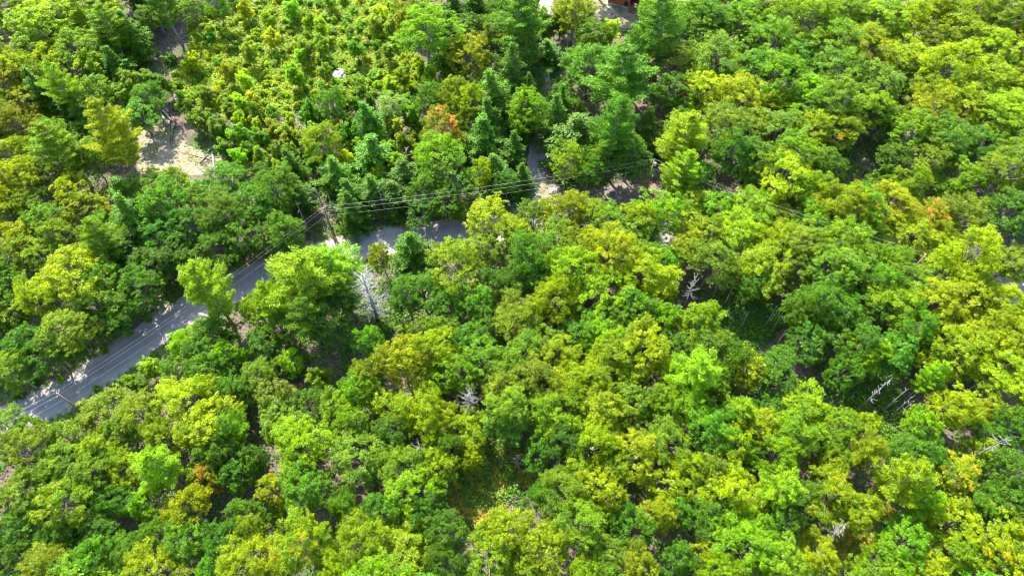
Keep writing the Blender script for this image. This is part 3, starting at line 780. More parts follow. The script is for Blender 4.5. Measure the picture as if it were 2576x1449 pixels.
# labels that single each tree out
keys = {}
LAB = [None] * len(TREES)
for i, (u, v, r, typ, c) in enumerate(TREES):
    if typ in 'SB' and NHAND <= i < NSCRUB or typ == 'S' or True:
        (lu, lv), ln = min(LAND, key=lambda q: math.hypot(q[0][0] - u, q[0][1] - v))
    d = DIRS[int(round(math.atan2(-(v - lv), u - lu) / (math.pi / 4))) % 8]
    size = ('broad ' if r > 60 else 'narrow ' if r < 42 else '') if typ == 'M' else ('tall ' if r > 55 and typ == 'P' else '')
    if typ == 'S': size = ''
    k = (size, COLS[c][1], SPEC[typ][1], d, ln)
    keys.setdefault(k, []).append((math.hypot(lu - u, lv - v), i))
for k, lst in keys.items():
    lst.sort()
    for n, (_, i) in enumerate(lst):
        if len(lst) == 1: LAB[i] = '%s%s %s %s %s' % (k[0], k[1], k[2], k[3], k[4])
        else: LAB[i] = '%s%s %s, %s %s %s' % (k[0], k[1], k[2], ORD[min(n, 15)], k[3], k[4])

GROUPS = {'M': 'broadleaf trees of the forest', 'P': 'pines rising above the forest', 'H': 'hemlocks of the forest', 'B': 'slim young trees', 'S': 'shrubs in the open scrub'}
NAMES_M = {'yl': 'maple_tree', 'gg': 'oak_tree', 'lm': 'maple_tree', 'dg': 'beech_tree', 'gr': 'beech_tree', 'ol': 'ash_tree'}
ACC = {'or': M_ORANGE, 'go': M_GOLD}
for i, (u, v, r, typ, c) in enumerate(TREES):
    x, y, s, h = BASES[i]
    tm, cm, Rm, Ht, zf = PROTO[typ][int(rng.integers(0, len(PROTO[typ])))]
    name = NAMES_M.get(c, 'maple_tree') if typ == 'M' else SPEC[typ][0]
    rz = rng.random() * 6.28
    sx = s * (0.86 + 0.30 * rng.random()); sy = s * (0.86 + 0.30 * rng.random())
    if typ == 'M': sx *= 1.02; sy *= 1.02
    if typ == 'H': k = 1.15 + .4 * rng.random(); sx *= k; sy *= k
    col = np.array(COLS[c][0]) * (1 + rng.normal(size=3) * np.array([0.07, 0.05, 0.15])) * (1 + rng.normal() * 0.08)
    if NHAND <= i < NSCRUB: col = col * np.array([1.32, 1.28, 1.2])
    col = np.clip(col, 0.002, 0.9)
    if typ == 'S':
        o = link(name, cm); root = o; crown = o
    else:
        root = link(name, None)
        trunk = link('trunk', tm, root)
        crown = link('crown', cm, root)
        if name == 'maple_tree' and rng.random() < 0.2 or typ == 'B': pass
    root.location = (x, y, 0); root.rotation_euler = (rng.normal() * .045, rng.normal() * .045, rz)
    root.scale = (sx, sy, h / Ht)
    crown.color = (*[float(q) for q in col], 1)
    if c in ACC:
        crown.material_slots[0].link = 'OBJECT'; crown.material_slots[0].material = ACC[c]
    tag(root, LAB[i], SPEC[typ][2], GROUPS[typ])

# ------------------------------------------------------------------ undergrowth and ferns (nobody could count them)
def carpet(name, label, cat, spots, mat, leaf=0.30, per=26):
    acc = [[] for _ in range(6)]
    for (x, y, r, hh) in spots:
        n = per
        d = unit(n); d[:, 2] = np.abs(d[:, 2])
        p = np.array([x, y, 0.05]) + d * np.array([r, r, hh]) * (0.35 + 0.65 * rnd(n))[:, None]
        acc[0].append(p); acc[1].append(d * .4 + np.array([0, 0, .7]) + rng.normal(size=(n, 3)) * .4); acc[2].append(rng.normal(size=(n, 3)))
        l = leaf * (0.7 + 0.7 * rnd(n)); acc[3].append(l); acc[4].append(l * .6)
        acc[5].append(0.5 + rng.normal() * .2 + rng.normal(size=n) * .12)
    o = link(name, finish_leaves(name, *acc, mat))
    return tag(o, label, cat, kind='stuff')
OPEN = [(440, 385, 100), (1560, 490, 45), (1620, 480, 40), (820, 890, 42), (700, 885, 26), (430, 95, 50), (2130, 440, 45), (2180, 380, 26), (2060, 1000, 40), (960, 1140, 26), (1570, 15, 60), (1640, 40, 60), (1700, 30, 60),
        (940, 800, 34), (1380, 10, 28), (1385, 480, 22), (860, 190, 20), (1640, 480, 30), (780, 870, 30), (330, 450, 40)]
spots = []
while len(spots) < 13000:
    x, y = random.uniform(-165, 165), random.uniform(0, 195)
    u, v = to_px(x, y, 0)
    if not (-200 < u < 2780 and -90 < v < 1600): continue
    if any(math.hypot(u - a, v - b) < c for a, b, c in OPEN) and random.random() < 0.93: continue
    if clear_of_road(Vector((x, y, 0)), 2.6 if v > 560 and u < 1300 else 0.6)[1]: continue
    if inside((u, v), SCRUB): continue
    big = random.random() < 0.3
    spots.append((x, y, random.uniform(0.6, 1.5) * (1.3 if big else 1), random.uniform(0.4, 1.3) * (2.0 if big else 1)))
for (u, v, r, n) in [(1870, 800, 85, 260), (2190, 1010, 75, 200), (2130, 930, 45, 70), (940, 810, 60, 90), (820, 880, 80, 90), (2070, 1010, 50, 60), (690, 900, 60, 70), (1230, 1200, 80, 120), (960, 1110, 60, 70), (2150, 430, 60, 90), (2260, 1100, 50, 60), (1000, 760, 60, 80)]:
    for _ in range(n):
        a = random.uniform(0, 6.28); q = r * math.sqrt(random.random())
        p = at(u + math.cos(a) * q, v + math.sin(a) * q)
        if clear_of_road(p, 0.6)[1]: continue
        spots.append((p.x, p.y, random.uniform(0.7, 1.7), random.uniform(0.8, 2.4)))
carpet('undergrowth', 'dark green undergrowth carpeting the forest floor beneath the trees', 'undergrowth', spots, M_UNDER, 0.36, 22)
spots = []
while len(spots) < 7000:
    u, v = random.uniform(400, 1120), random.uniform(-60, 330)
    if not inside((u, v), SCRUB): continue
    if math.hypot(u - 853, v - 190) < 16: continue
    p = at(u, v)
    spots.append((p.x, p.y, random.uniform(0.5, 1.2), random.uniform(0.4, 1.1)))
carpet('meadow_weeds', 'golden and green weeds between the shrubs of the open scrub', 'weeds', spots, M_WEED, 0.34, 22)
spots = []
while len(spots) < 150:
    u, v = random.uniform(335, 560), random.uniform(300, 448)
    if not inside((u, v), SAND_PX): continue
    edge = min(math.hypot(u - a, v - b) for a, b in SAND_PX)
    if edge > 25 and random.random() < .6: continue
    p = at(u, v); spots.append((p.x, p.y, random.uniform(.15, .5), random.uniform(.1, .3)))
carpet('sand_tufts', 'small green and straw tufts scattered over the pale sand clearing', 'tufts', spots, M_WEED, 0.2, 12)
spots = []
for (u, v, r, n) in [(1200, 1250, 75, 260), (1230, 1340, 36, 90), (1290, 1180, 60, 130), (2140, 1375, 55, 220), (2215, 1365, 30, 60), (2060, 1090, 30, 60), (2085, 1190, 22, 40), (890, 1310, 40, 60), (2060, 1060, 24, 30),
                     (900, 560, 20, 20), (275, 490, 20, 20), (530, 1190, 24, 30), (715, 905, 20, 14), (2230, 1280, 24, 24), (2290, 490, 20, 20), (1950, 1010, 20, 20), (730, 1230, 30, 30), (760, 1000, 30, 30)]:
    for _ in range(n):
        a = random.uniform(0, 6.28); q = r * math.sqrt(random.random())
        p = at(u + math.cos(a) * q, v + math.sin(a) * q)
        spots.append((p.x, p.y, random.uniform(0.4, 0.9), random.uniform(0.3, 0.8)))
carpet('rusty_ferns', 'rust and yellow ferns in the small openings between crowns', 'ferns', spots, M_FERN, 0.28, 26)
spots = []
for p in main_path[::1]:
    for _ in range(22):
        k = random.choice((-1, 1)); i = main_path.index(p)
        t = (main_path[min(i + 1, len(main_path) - 1)] - main_path[max(i - 1, 0)]).normalized()
        o = random.uniform(3.1, 6.6) * k
        q = Vector((p.x - t.y * o, p.y + t.x * o, 0))
        if clear_of_road(q, -0.1)[1]: continue
        spots.append((q.x, q.y, random.uniform(0.3, 0.7), random.uniform(0.15, 0.5)))
carpet('verge_grass', 'short green grass and weeds along the edges of the paved road', 'grass', spots, leaf_material('verge_leaf', fixed=(0.085, 0.17, 0.012), trans=0.3, rough=0.6), 0.22, 18)

# ------------------------------------------------------------------ dead trees and bare trunks
def dead_mesh(name, h, r0, nb, blen, z_from=0.15, curl=0.5, mat=M_DEAD, twig=5, lean=(0, 0)):
    t = MB(); b2 = MB(); sep = []
    def tp(z): s = z / h; return Vector((lean[0] * s * h, lean[1] * s * h, z))
    t.tube([tp(0) - Vector((0, 0, .3)), tp(h * .3) + Vector((.08, 0, 0)), tp(h * .6), tp(h * .85) + Vector((-.06, .05, 0)), tp(h)], [r0, r0 * .8, r0 * .55, r0 * .3, r0 * .08], 8)
    for k in range(nb):
        s = z_from + (0.97 - z_from) * (k + random.random()) / nb
        a = random.uniform(0, 6.28)
        L = blen * (1 - s * 0.65) * random.uniform(0.45, 1.1)
        d = Vector((math.cos(a), math.sin(a), random.uniform(-0.1, 0.55)))
        p0 = tp(h * s); p1 = p0 + d * L * .5 + Vector((0, 0, -.05 * L)); p2 = p0 + d * L + Vector((0, 0, random.uniform(-.1, .35) * L * curl))
        b2.tube([p0, p1, p2], [max(.04, r0 * .24), .045, .018], 4, cap=False)
        for q in range(twig):
            u = random.uniform(.25, .95)
            c = p0.lerp(p1, u * 2) if u < .5 else p1.lerp(p2, u * 2 - 1)
            e = c + (d * .7 + Vector((random.gauss(0, .6), random.gauss(0, .6), random.gauss(.1, .4)))).normalized() * L * random.uniform(.15, .4)
            b2.tube([c, e], [.024, .01], 3, cap=False)
        if nb <= 7: sep.append(b2); b2 = MB()
    if nb > 7: return t.mesh(name + '_trunk', [mat], True), [b2.mesh(name + '_limbs', [mat], True)]
    return t.mesh(name + '_trunk', [mat], True), [q.mesh(name + '_limb', [mat], True) for q in sep]
def dead_tree(name, u, v, h, r0, nb, blen, label, cat='dead tree', group=None, **kw):
    tm, bm_ = dead_mesh(name, h, r0, nb, blen, **kw)
    root = link(name, None, loc=at(u, v))
    link('trunk', tm, root); 
    for q in bm_: link('limbs' if len(bm_) == 1 and nb > 7 else 'limb', q, root)
    return tag(root, label, cat, group)
dead_tree('dead_tree', 950, 806, 16.5, .36, 92, 5.0, 'big bare grey dead tree with bristling branches below the road bend', twig=8, mat=bark('bleached_bark', (0.16, 0.15, 0.14), (0.34, 0.32, 0.30), 5))
dead_tree('dead_snag', 1082, 645, 9, .22, 14, 1.6, 'short broken dead snag standing beside the paved road', twig=2)
dead_tree('dead_tree', 1188, 1060, 13, .2, 40, 3.4, 'twiggy pale dead crown between broad yellow-green crowns', z_from=.5, twig=6)
dead_tree('dead_tree', 1302, 1178, 7, .12, 16, 2.2, 'small white forked dead sapling above the rusty fern patch', twig=3)
dead_tree('dead_tree', 1360, 1190, 3.5, .08, 6, 1.2, 'tiny white dead stem beside the rusty fern patch', twig=2)
dead_tree('dead_tree', 1708, 800, 14, .2, 24, 2.6, 'bare grey crown tangle right of the yellow crowns', z_from=.55, twig=6)
dead_tree('dead_tree', 2395, 1180, 15, .22, 18, 3.0, 'white antler-shaped dead crown above the orange-tinged tree', z_from=.6, twig=4)
dead_tree('dead_tree', 2040, 1370, 13, .22, 26, 2.6, 'white broken dead top poking from a golden crown', z_from=.55, twig=4)
dead_tree('dead_tree', 1455, 185, 7, .12, 22, 2.0, 'low grey branch tangle beside the sunlit side road', z_from=.1, twig=4)
dead_tree('dead_tree', 905, 224, 3.5, .09, 10, 1.6, 'forked grey dead bush beside the white boulder', z_from=.1, twig=3)
dead_tree('dead_tree', 1075, 1180, 12, .2, 22, 2.8, 'forked grey branches between golden crowns left of the fern patch', z_from=.55, twig=3)
dead_tree('dead_tree', 1047, 482, 13.5, .16, 7, 2.6, 'thin white bare trunk leaning among the dark hemlocks', z_from=.8, twig=2, lean=(-.05, 0))
def trunks(lst):
    for (u, v, h, r0, nb, lab) in lst:
        dead_tree('bare_trunk', u, v, h, r0, nb, 1.5, lab, 'bare trunk', 'bare trunks standing in the gaps', z_from=.35, twig=2, mat=M_BIRCH)
trunks([(2157, 1030, 12.5, .2, 20, 'longest bare trunk with a comb of dead branches'), (2218, 1034, 9.5, .17, 5, 'second bare trunk from the left of the leaning group'),
        (2240, 1044, 8.5, .15, 4, 'third bare trunk, beside the vivid lime pine'), (2248, 1050, 7.5, .12, 5, 'shortest bare trunk, under the vivid lime pine'),
        (2140, 978, 5, .12, 2, 'short pale trunk left of the longest bare trunk'), (2265, 1100, 11, .16, 2, 'pale trunk crossing the bright yellow-green crown'),
        (2345, 1100, 6.5, .15, 1, 'pale trunk right under the bright yellow-green crown'), (2530, 1210, 7, .14, 2, 'pale trunk in the shade at the right edge'),
        (1822, 765, 8, .15, 2, 'pale trunk pair member nearest the yellow-green crown'), (1788, 755, 7, .12, 3, 'thin crooked pale trunk in the central shade'),
        (1860, 828, 6.5, .17, 1, 'thick pale trunk in the middle of the dark gap'), (1922, 822, 8, .16, 2, 'pale trunk left of the bronze undergrowth'),
        (1938, 835, 8.5, .12, 2, 'thin pale trunk right of the thick one'), (1952, 868, 6, .12, 2, 'lowest pale trunk of the dark gap'),
        (2282, 858, 5, .14, 1, 'lone short pale trunk beneath the right canopy')])
dk = flat('dark_bark', (0.13, 0.12, 0.115), .9, .2, 3, .3)  # dark grey bark for the trunks labelled dark and brown
for (u, v, h, r0, nb, lab) in [(417, 92, 12, .28, 12, 'thick grey bare trunk standing in the brown hollow'), (392, 104, 10, .17, 16, 'thin grey trunk with stubs, middle of the hollow'),
                               (368, 100, 9, .13, 14, 'leftmost thin grey trunk of the brown hollow'), (322, 108, 6, .1, 5, 'short thin grey trunk left of the hollow'),
                               (1405, 178, 9, .2, 6, 'dark forked trunk beside the sunlit side road'), (1425, 140, 9, .17, 3, 'white birch trunk right of the dark forked trunk'),
                               (828, 565, 13, .26, 6, 'dark pine trunk beside the pole with orange guard'), (853, 567, 10, .2, 3, 'grey trunk right of the pole with orange guard'),
                               (780, 592, 11, .24, 3, 'dark leaning trunk left of the pole with orange guard'), (972, 550, 10, .2, 9, 'grey trunk with white stubs above the paved road'),
                               (1535, 350, 12, .24, 3, 'brown pine trunk in the hemlock shade'), (720, 985, 7, .12, 3, 'thin dark stem on the brown bare slope'), (700, 935, 9, .12, 2, 'curved dark stem left of the brown slope')]:
    dead_tree('bare_trunk', u, v, h, r0, nb, 1.9, lab, 'bare trunk', 'bare trunks standing in the gaps', z_from=.35, twig=2, mat=M_BIRCH if 'birch' in lab else (dk if 'dark' in lab or 'brown' in lab else M_DEAD))

# fallen logs
def log(u0, v0, u1, v1, r, label, mat=M_LOG):
    a, b = at(u0, v0), at(u1, v1)
    m = MB(); d = b - a
    pts = [Vector((0, 0, r)), d * .35 + Vector((.04, .03, r)), d * .7 + Vector((-.03, .02, r * .9)), d + Vector((0, 0, r * .85))]
    m.tube(pts, [r, r * .93, r * .85, r * .75], 9)
    for q in (.3, .6):
        c = d * q + Vector((0, 0, r * 1.5)); m.tube([c, c + Vector((random.uniform(-.3, .3), random.uniform(-.3, .3), .3))], [r * .25, r * .15], 5)
    o = m.obj('fallen_log', mat, None, True, a)
    return tag(o, label, 'log', 'fallen logs round the sand clearing')
log(404, 288, 424, 316, .30, 'pale fallen log at the top of the sand, left of the pair')
log(411, 281, 433, 306, .28, 'pale fallen log at the top of the sand, right of the pair')
log(418, 276, 424, 284, .24, 'short log stub above the pair of fallen logs')
log(336, 328, 358, 312, .16, 'thin grey log at the left rim of the sand', M_DEAD)
log(503, 412, 524, 390, .17, 'thin dark log lying at the right tip of the sand', M_DEAD)
log(534, 385, 541, 428, .2, 'white log lying along the right end of the sand', M_LOG)
log(522, 386, 534, 372, .18, 'short white log in the bushes right of the sand', M_LOG)
log(785, 870, 850, 884, .12, 'thin grey stem lying on the brown bare slope', M_DEAD)
log(420, 112, 470, 96, .12, 'grey branch lying at the edge of the brown hollow', M_DEAD)

# boulders
def boulder(u, v, r, label, sq=.6):
    import bmesh
    bm = bmesh.new(); bmesh.ops.create_icosphere(bm, subdivisions=3, radius=1)
    s1, s2 = random.random() * 9, random.random() * 9
    from mathutils import noise as mn
    for q in bm.verts:
        k = 1 + .32 * mn.noise(q.co * 1.3 + Vector((s1, s2, 0))) + .12 * mn.noise(q.co * 3.5 + Vector((s2, s1, 0)))
        q.co = Vector((q.co.x * k * r * 1.25, q.co.y * k * r, q.co.z * k * r * sq))
    me = bpy.data.meshes.new('boulder'); bm.to_mesh(me); bm.free(); me.materials.append(M_ROCK)
    p = at(u, v); o = link('boulder', me, None, (p.x, p.y, r * sq * .25)); o.rotation_euler.z = random.random() * 6
    return tag(o, label, 'boulder', 'boulders')
boulder(852, 190, 1.5, 'big white boulder lying in the open scrub', .5)
boulder(868, 194, .6, 'small white rock right of the big scrub boulder')
boulder(1389, 481, .75, 'grey boulder at the corner of the road junction')
for (u, v, r, l) in [(1532, 24, .3, 'topmost'), (1537, 34, .35, 'second from the top'), (1544, 43, .4, 'middle'), (1552, 51, .4, 'fourth from the top'), (1561, 57, .45, 'lowest'), (1531, 15, .22, 'tiny')]:
    boulder(u, v, r, '%s white edging rock along the driveway below the house' % l)

tw = MB()
for (u, v, rr, n) in [(430, 92, 46, 90), (820, 890, 55, 110), (700, 885, 25, 30), (2190, 1010, 55, 80), (1870, 800, 60, 70), (2160, 430, 40, 50), (1560, 490, 60, 60), (540, 410, 26, 50), (350, 395, 20, 30), (960, 800, 45, 60),
                      (1220, 1240, 60, 60), (2070, 1000, 40, 50), (980, 1120, 40, 40), (2150, 1380, 50, 40), (300, 450, 40, 30), (1390, 120, 40, 50)]:
    for _ in range(n):
        a = random.uniform(0, 6.28); q = rr * math.sqrt(random.random()); p = at(u + math.cos(a) * q, v + math.sin(a) * q)
        L = random.uniform(.4, 2.2); b = random.uniform(0, 6.28); d = Vector((math.cos(b), math.sin(b), random.uniform(0, .12))) * L
        p.z = .07; tw.tube([p, p + d * .5 + Vector((random.gauss(0, .06), random.gauss(0, .06), 0)), p + d], [.05, .04, .02], 3, cap=False)
tag(tw.obj('fallen_twigs', M_DEAD), 'grey fallen twigs and sticks littering the brown openings', 'twigs', kind='stuff')

# ------------------------------------------------------------------ utility poles and cables
def pole(u, v, h, label, arm=True, guard=False, cap=False):
    p = at(u, v, h); root = link('utility_pole', None, loc=(p.x, p.y, 0))
    m = MB(); m.tube([(0, 0, -.3), (0, 0, h * .5), (0, 0, h)], [.17, .15, .12], 10); m.obj('pole', M_POLE, root, True)
    if arm:
        m = MB(); m.box(-.05, .05, -.6, .6, h - .42, h - .33); m.obj('crossarm', M_POLE, root)
        for y in (-.5, 0, .5):
            m = MB(); m.tube([(0, y, h - .33), (0, y, h - .24), (0, y, h - .14)], [.045, .06, .035], 8); m.obj('insulator', M_GREYMETAL, root, True)
    if guard:
        m = MB(); m.tube([(0, 0, .3), (0, 0, 3.6)], [.20, .19], 10); o = m.obj('guard', M_ORANGETAG, root, True); o['label'] = 'weathered orange lower sleeve'
    if cap:
        m = MB(); m.tube([(.32, 0, h - 1.5), (.32, 0, h - .7)], [.24, .24], 12); m.obj('transformer', M_GREYMETAL, root, True)
    tag(root, label, 'utility pole', 'utility poles along the paved road')
    return Vector((p.x, p.y, h))
pA = pole(812, 524, 10.5, 'brown utility pole with orange lower sleeve among dark pine trunks', guard=True)
pB = pole(1646, 404, 10.5, 'grey-topped utility pole half hidden behind the vivid lime pine', cap=True)
pC = pole(143, 989, 10.5, 'slim utility pole seen from above over the lower road')
pD = pole(-260, 1170, 10.5, 'utility pole beyond the left edge of the forest road')
pE = pole(2330, 640, 10.5, 'utility pole hidden in the right canopy by the paved road')
def cable(a, b, off, sag, label, r=.03):
    d = (b - a); n = 24
    s = Vector((-d.y, d.x, 0)).normalized()
    o3 = Vector((0, off[0], off[1]))
    pts = [a + o3 + d * (k / n) - Vector((0, 0, sag * 4 * (k / n) * (1 - k / n))) - a for k in range(n + 1)]
    m = MB(); m.tube(pts, [r] * (n + 1), 5)
    o = m.obj('power_cable', M_WIRE, None, True, a)
    return tag(o, label, 'cable', 'power cables along the paved road')
for a, b, nm in ((pA, pB, 'crossing above the road junction'), (pC, pA, 'running up along the lower road'), (pD, pC, 'leaving over the lower left corner'), (pB, pE, 'right of the vivid lime pine')):
    thin = 'lower road' in nm
    cable(a, b, (.5, -.12), 1.0, 'upper pale power cable %s' % nm, .009 if thin else .018)
    cable(a, b, (-.5, -.12), 1.0, 'middle pale power cable %s' % nm, .009 if thin else .018)
    cable(a, b, (0, -2.2), 1.2, 'thin lowest power cable %s' % nm, .008 if thin else .013)

# ------------------------------------------------------------------ timber house at the top edge
def house():
    p = at(1530, 9)
    ang = -math.atan2(0, 1)
    q = at(1581, 21.5); ang = math.atan2(q.y - p.y, q.x - p.x); W = (q - p).length
    root = link('timber_house', None, loc=p); root.rotation_euler.z = ang
    m, t, out = new_mat('orange_log_siding')
    co = coords(t)
    w = N_(t, 'ShaderNodeTexWave', wave_type='BANDS', bands_direction='Z'); w.inputs['Scale'].default_value = 1.1; w.inputs['Distortion'].default_value = .3
    t.links.new(co, w.inputs['Vector'])
    n = noise(t, co, 3, 4)
    c = mixc(t, n, (0.30, 0.065, 0.015), (0.44, 0.11, 0.028))
    c = mixc(t, 1.0, c, ramp(t, w.outputs['Fac'], [(0, (.75, .75, .75)), (.3, (1, 1, 1))]), 'MULTIPLY')
    principled(t, out, c, .7, .3, w.outputs['Fac'], .6, .04)
    wood = m
    trim = flat('orange_trim', (0.48, 0.13, 0.03), .6)
    glass, t, out = new_mat('dark_window_glass'); principled(t, out, (0.02, 0.03, 0.04), .08, .5)
    deck = flat('brown_deck', (0.16, 0.075, 0.06), .8); roofm = flat('blue_grey_roof', (0.10, 0.14, 0.19), .6)
    conc = flat('concrete_base', (0.36, 0.37, 0.38), .9)
    D = 9.0; Hh = 5.2; XE = W + 4.6
    b = MB(); b.box(0, W, 0, D, .25, Hh); b.box(W, XE, 3.0, D, .25, Hh)
    # log courses proud of the wall
    for k in range(20):
        z = .3 + k * .24
        b.tube([(-.06, -.02, z + .12), (W, -.02, z + .12)], [.13, .13], 6)
        b.tube([(-.02, -.06, z + .12), (-.02, D, z + .12)], [.13, .13], 6)
    b.obj('wall', wood, root)
    b = MB(); b.box(-.1, XE, -.12, D + .1, -.1, .245); b.obj('foundation', conc, root)
    for (x, z, ww, hh) in ((.75, 1.3, .95, .75), (W - 1.25, .7, .95, 1.0), (.75, 3.4, 1.0, 1.1), (2.6, 3.4, 1.0, 1.1)):
        f = MB(); f.box(x, x + ww, -.26, -.16, z, z + hh); fo = f.obj('window', glass, root)
        f = MB()
        for (a0, a1, c0, c1) in ((x - .08, x + ww + .08, z - .08, z - .003), (x - .08, x + ww + .08, z + hh + .003, z + hh + .08), (x - .08, x - .003, z, z + hh), (x + ww + .003, x + ww + .08, z, z + hh)):
            f.box(a0, a1, -.28, -.14, c0, c1)
        f.obj('frame', flat('dark_frame', (.06, .05, .05), .6), fo)
    b = MB(); b.box(W + .02, XE, -.4, 2.98, .9, 1.05); b.obj('porch_floor', deck, root)
    for x in (W + .12, W + 2.6, XE - .1):
        b = MB(); b.box(x - .1, x + .1, -.35, -.15, .0, 4.0); b.obj('porch_post', trim, root)
    b = MB(); b.box(W, XE, -.38, -.12, 4.0, 4.22)
    b.tube([(W + .3 + (XE - W - .6) * k / 8, -.25, 3.1 + .85 * math.sin(math.pi * k / 8)) for k in range(9)], [.09] * 9, 6); b.obj('arched_beam', trim, root)
    rl = MB(); rl.box(W + 1.3, XE - .2, -.32, -.26, 1.85, 1.93)
    for k in range(8): rl.box(W + 1.35 + k * .4, W + 1.40 + k * .4, -.31, -.27, 1.06, 1.84)
    rl.obj('railing', flat('pale_rail', (.55, .52, .48), .7), root)
    for k in range(5):
        b = MB(); b.box(W + .35, W + 1.25 + .6, -.72 - k * .3, -.44 - k * .3, .72 - k * .17, .88 - k * .17); b.obj('step', deck, root)
    b = MB(); b.box(W + 2.9, W + 3.5, 1.2, 1.7, 1.06, 1.9); b.obj('porch_chair', flat('white_paint', (.8, .8, .8), .5), root)
    # gabled roof with its ridge along the depth of the house
    m = MB(); o = .6
    xm = W * .5
    for (xa, za, xb, zb) in ((-o, Hh - .25, xm, Hh + 2.9), (xm, Hh + 2.9, W + o, Hh - .25)):
        m.v += [(xa, -o, za), (xb, -o, zb), (xb, D + o, zb), (xa, D + o, za), (xa, -o, za + .18), (xb, -o, zb + .18), (xb, D + o, zb + .18), (xa, D + o, za + .18)]
        k = len(m.v) - 8
        for qd in ((0,3,2,1),(4,5,6,7),(0,1,5,4),(1,2,6,5),(2,3,7,6),(3,0,4,7)): m.f.append(tuple(k + i for i in qd)); m.m.append(0)
    m.box(W + .1, XE + .5, -.7, 5.0, 4.26, 4.42)
    m.obj('roof', roofm, root)
    g_ = MB(); g_.v += [(0, .05, Hh), (W, .05, Hh), (xm, .05, Hh + 2.75), (0, .25, Hh), (W, .25, Hh), (xm, .25, Hh + 2.75)]
    for qd in ((0, 1, 2), (5, 4, 3), (0, 3, 4, 1), (1, 4, 5, 2), (2, 5, 3, 0)): g_.f.append(qd); g_.m.append(0)
    g_.obj('gable', wood, root)
    tag(root, 'orange timber log house with a porch and steps at the top edge', 'house')
house()

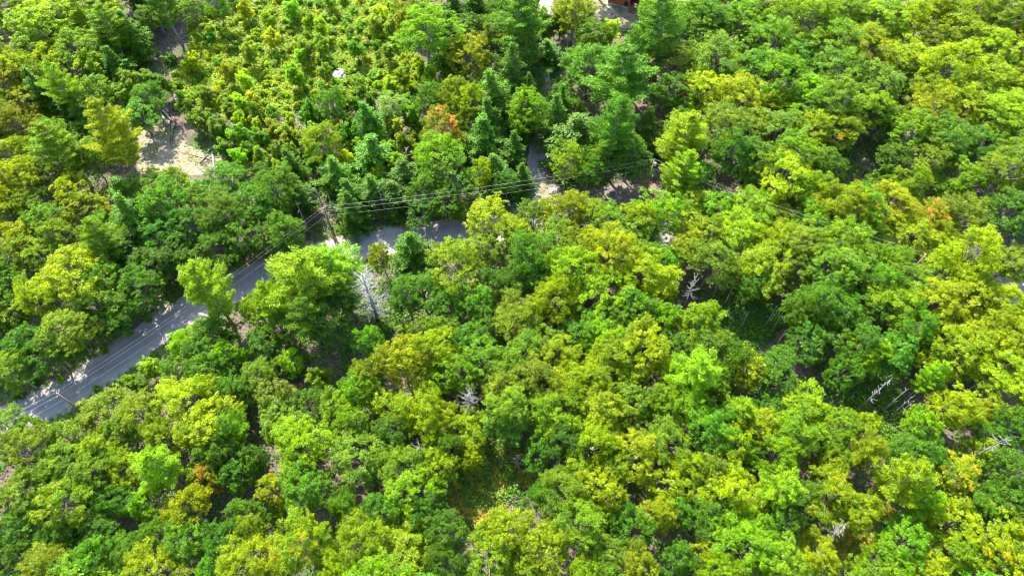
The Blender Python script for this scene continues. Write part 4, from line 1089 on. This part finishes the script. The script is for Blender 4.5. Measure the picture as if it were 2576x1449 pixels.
# ------------------------------------------------------------------ people walking at the junction
def person(u, v, label, top, legs, hair, face_az, skin=(0.45, 0.28, 0.2), step=.22):
    root = link('person', None, loc=at(u, v)); root.location.z = .03
    root.rotation_euler.z = face_az
    J = {  # name: (pos, radius)
        'pelvis': ((0, 0, .95), .145), 'waist': ((0, 0, 1.08), .13), 'chest': ((0, .01, 1.30), .165), 'neck0': ((0, 0, 1.46), .07), 'neck': ((0, 0, 1.52), .055),
        'head0': ((0, -.01, 1.60), .085), 'head1': ((0, -.01, 1.68), .10), 'head2': ((0, 0, 1.74), .07)}
    E = [('pelvis', 'waist'), ('waist', 'chest'), ('chest', 'neck0'), ('neck0', 'neck'), ('neck', 'head0'), ('head0', 'head1'), ('head1', 'head2')]
    for s, n in ((-1, 'l'), (1, 'r')):
        k = s * step
        J[n + 'hip'] = ((s * .10, 0, .90), .105); J[n + 'kn'] = ((s * .11, -k * .7, .50), .065); J[n + 'an'] = ((s * .11, -k, .09), .045); J[n + 'toe'] = ((s * .12, -k - .17, .05), .04)
        J[n + 'sh'] = ((s * .19, 0, 1.40), .065); J[n + 'el'] = ((s * .26, k * .35, 1.13), .045); J[n + 'wr'] = ((s * .25, k * .2 - .08, .90), .03); J[n + 'pm'] = ((s * .25, k * .2 - .11, .84), .03)
        E += [('pelvis', n + 'hip'), (n + 'hip', n + 'kn'), (n + 'kn', n + 'an'), (n + 'an', n + 'toe'), ('chest', n + 'sh'), (n + 'sh', n + 'el'), (n + 'el', n + 'wr'), (n + 'wr', n + 'pm')]
        for f in range(5):
            fp = (s * .25 + (f - 2) * .012, k * .2 - .12 - (f - 2) * .014, .76 + abs(f - 2) * .008)
            J[n + 'f%d' % f] = (fp, .009); E.append((n + 'pm', n + 'f%d' % f))
    names = list(J); idx = {n: i for i, n in enumerate(names)}
    me = bpy.data.meshes.new('body')
    me.from_pydata([J[n][0] for n in names], [(idx[a], idx[b]) for a, b in E], [])
    o = link('body', me, root)
    sk = o.modifiers.new('skin', 'SKIN')
    for n in names:
        sv = me.skin_vertices[0].data[idx[n]]; sv.radius = (J[n][1], J[n][1])
    me.skin_vertices[0].data[0].use_root = True
    ss = o.modifiers.new('sub', 'SUBSURF'); ss.levels = 1; ss.render_levels = 1
    dg = bpy.context.evaluated_depsgraph_get(); ev = o.evaluated_get(dg)
    m2 = bpy.data.meshes.new_from_object(ev); o.modifiers.clear(); o.data = m2
    sm = flat('skin_tone', skin, .6); tm = flat('shirt', top, .9); lm = flat('trousers', legs, .9); sh = flat('shoes', (.6, .6, .6), .8)
    m2.materials.clear()
    for q in (sm, tm, lm, sh): m2.materials.append(q)
    for p_ in m2.polygons:
        c = p_.center; p_.use_smooth = True
        if c.z < .11: p_.material_index = 3
        elif c.z < .99 and abs(c.x) < .205: p_.material_index = 2
        elif c.z < 1.47 and (abs(c.x) < .235 or c.z > 1.05): p_.material_index = 1
        else: p_.material_index = 0
    import bmesh
    bm = bmesh.new(); bmesh.ops.create_icosphere(bm, subdivisions=2, radius=.115)
    for q in list(bm.verts):
        if q.co.z < -.02 and q.co.y < .02: bm.verts.remove(q)
    hm = bpy.data.meshes.new('hair'); bm.to_mesh(hm); bm.free(); hm.materials.append(flat('hair_tone', hair, .8))
    ho = link('hair', hm, root, (0, .015, 1.69))
    for s in (-1, 1):
        e = MB(); e.box(s * .035 - .012, s * .035 + .012, -.108, -.096, 1.665, 1.68); e.obj('eye', flat('eye_dark', (.03, .03, .03), .4), root)
    e = MB(); e.poly([(-.015, -.098, 1.63), (.015, -.098, 1.63), (0, -.125, 1.635)]); e.poly([(-.015, -.098, 1.63), (0, -.125, 1.635), (0, -.1, 1.67)]); e.poly([(.015, -.098, 1.63), (0, -.1, 1.67), (0, -.125, 1.635)]); e.obj('nose', sm, root)
    return tag(root, label, 'person', 'people walking at the junction')
person(1300, 526, 'person in a blue top with pale hair walking away from the junction', (.08, .28, .48), (.03, .03, .05), (.55, .52, .48), math.pi * .95)
person(1307, 524, 'person in black clothes with light hair beside the one in blue', (.012, .015, .025), (.02, .02, .03), (.62, .56, .45), math.pi * 1.02)
person(1281, 525, 'person in a white top nearly hidden by the yellow-green crown', (.65, .66, .70), (.1, .1, .14), (.45, .44, .44), math.pi * .9)
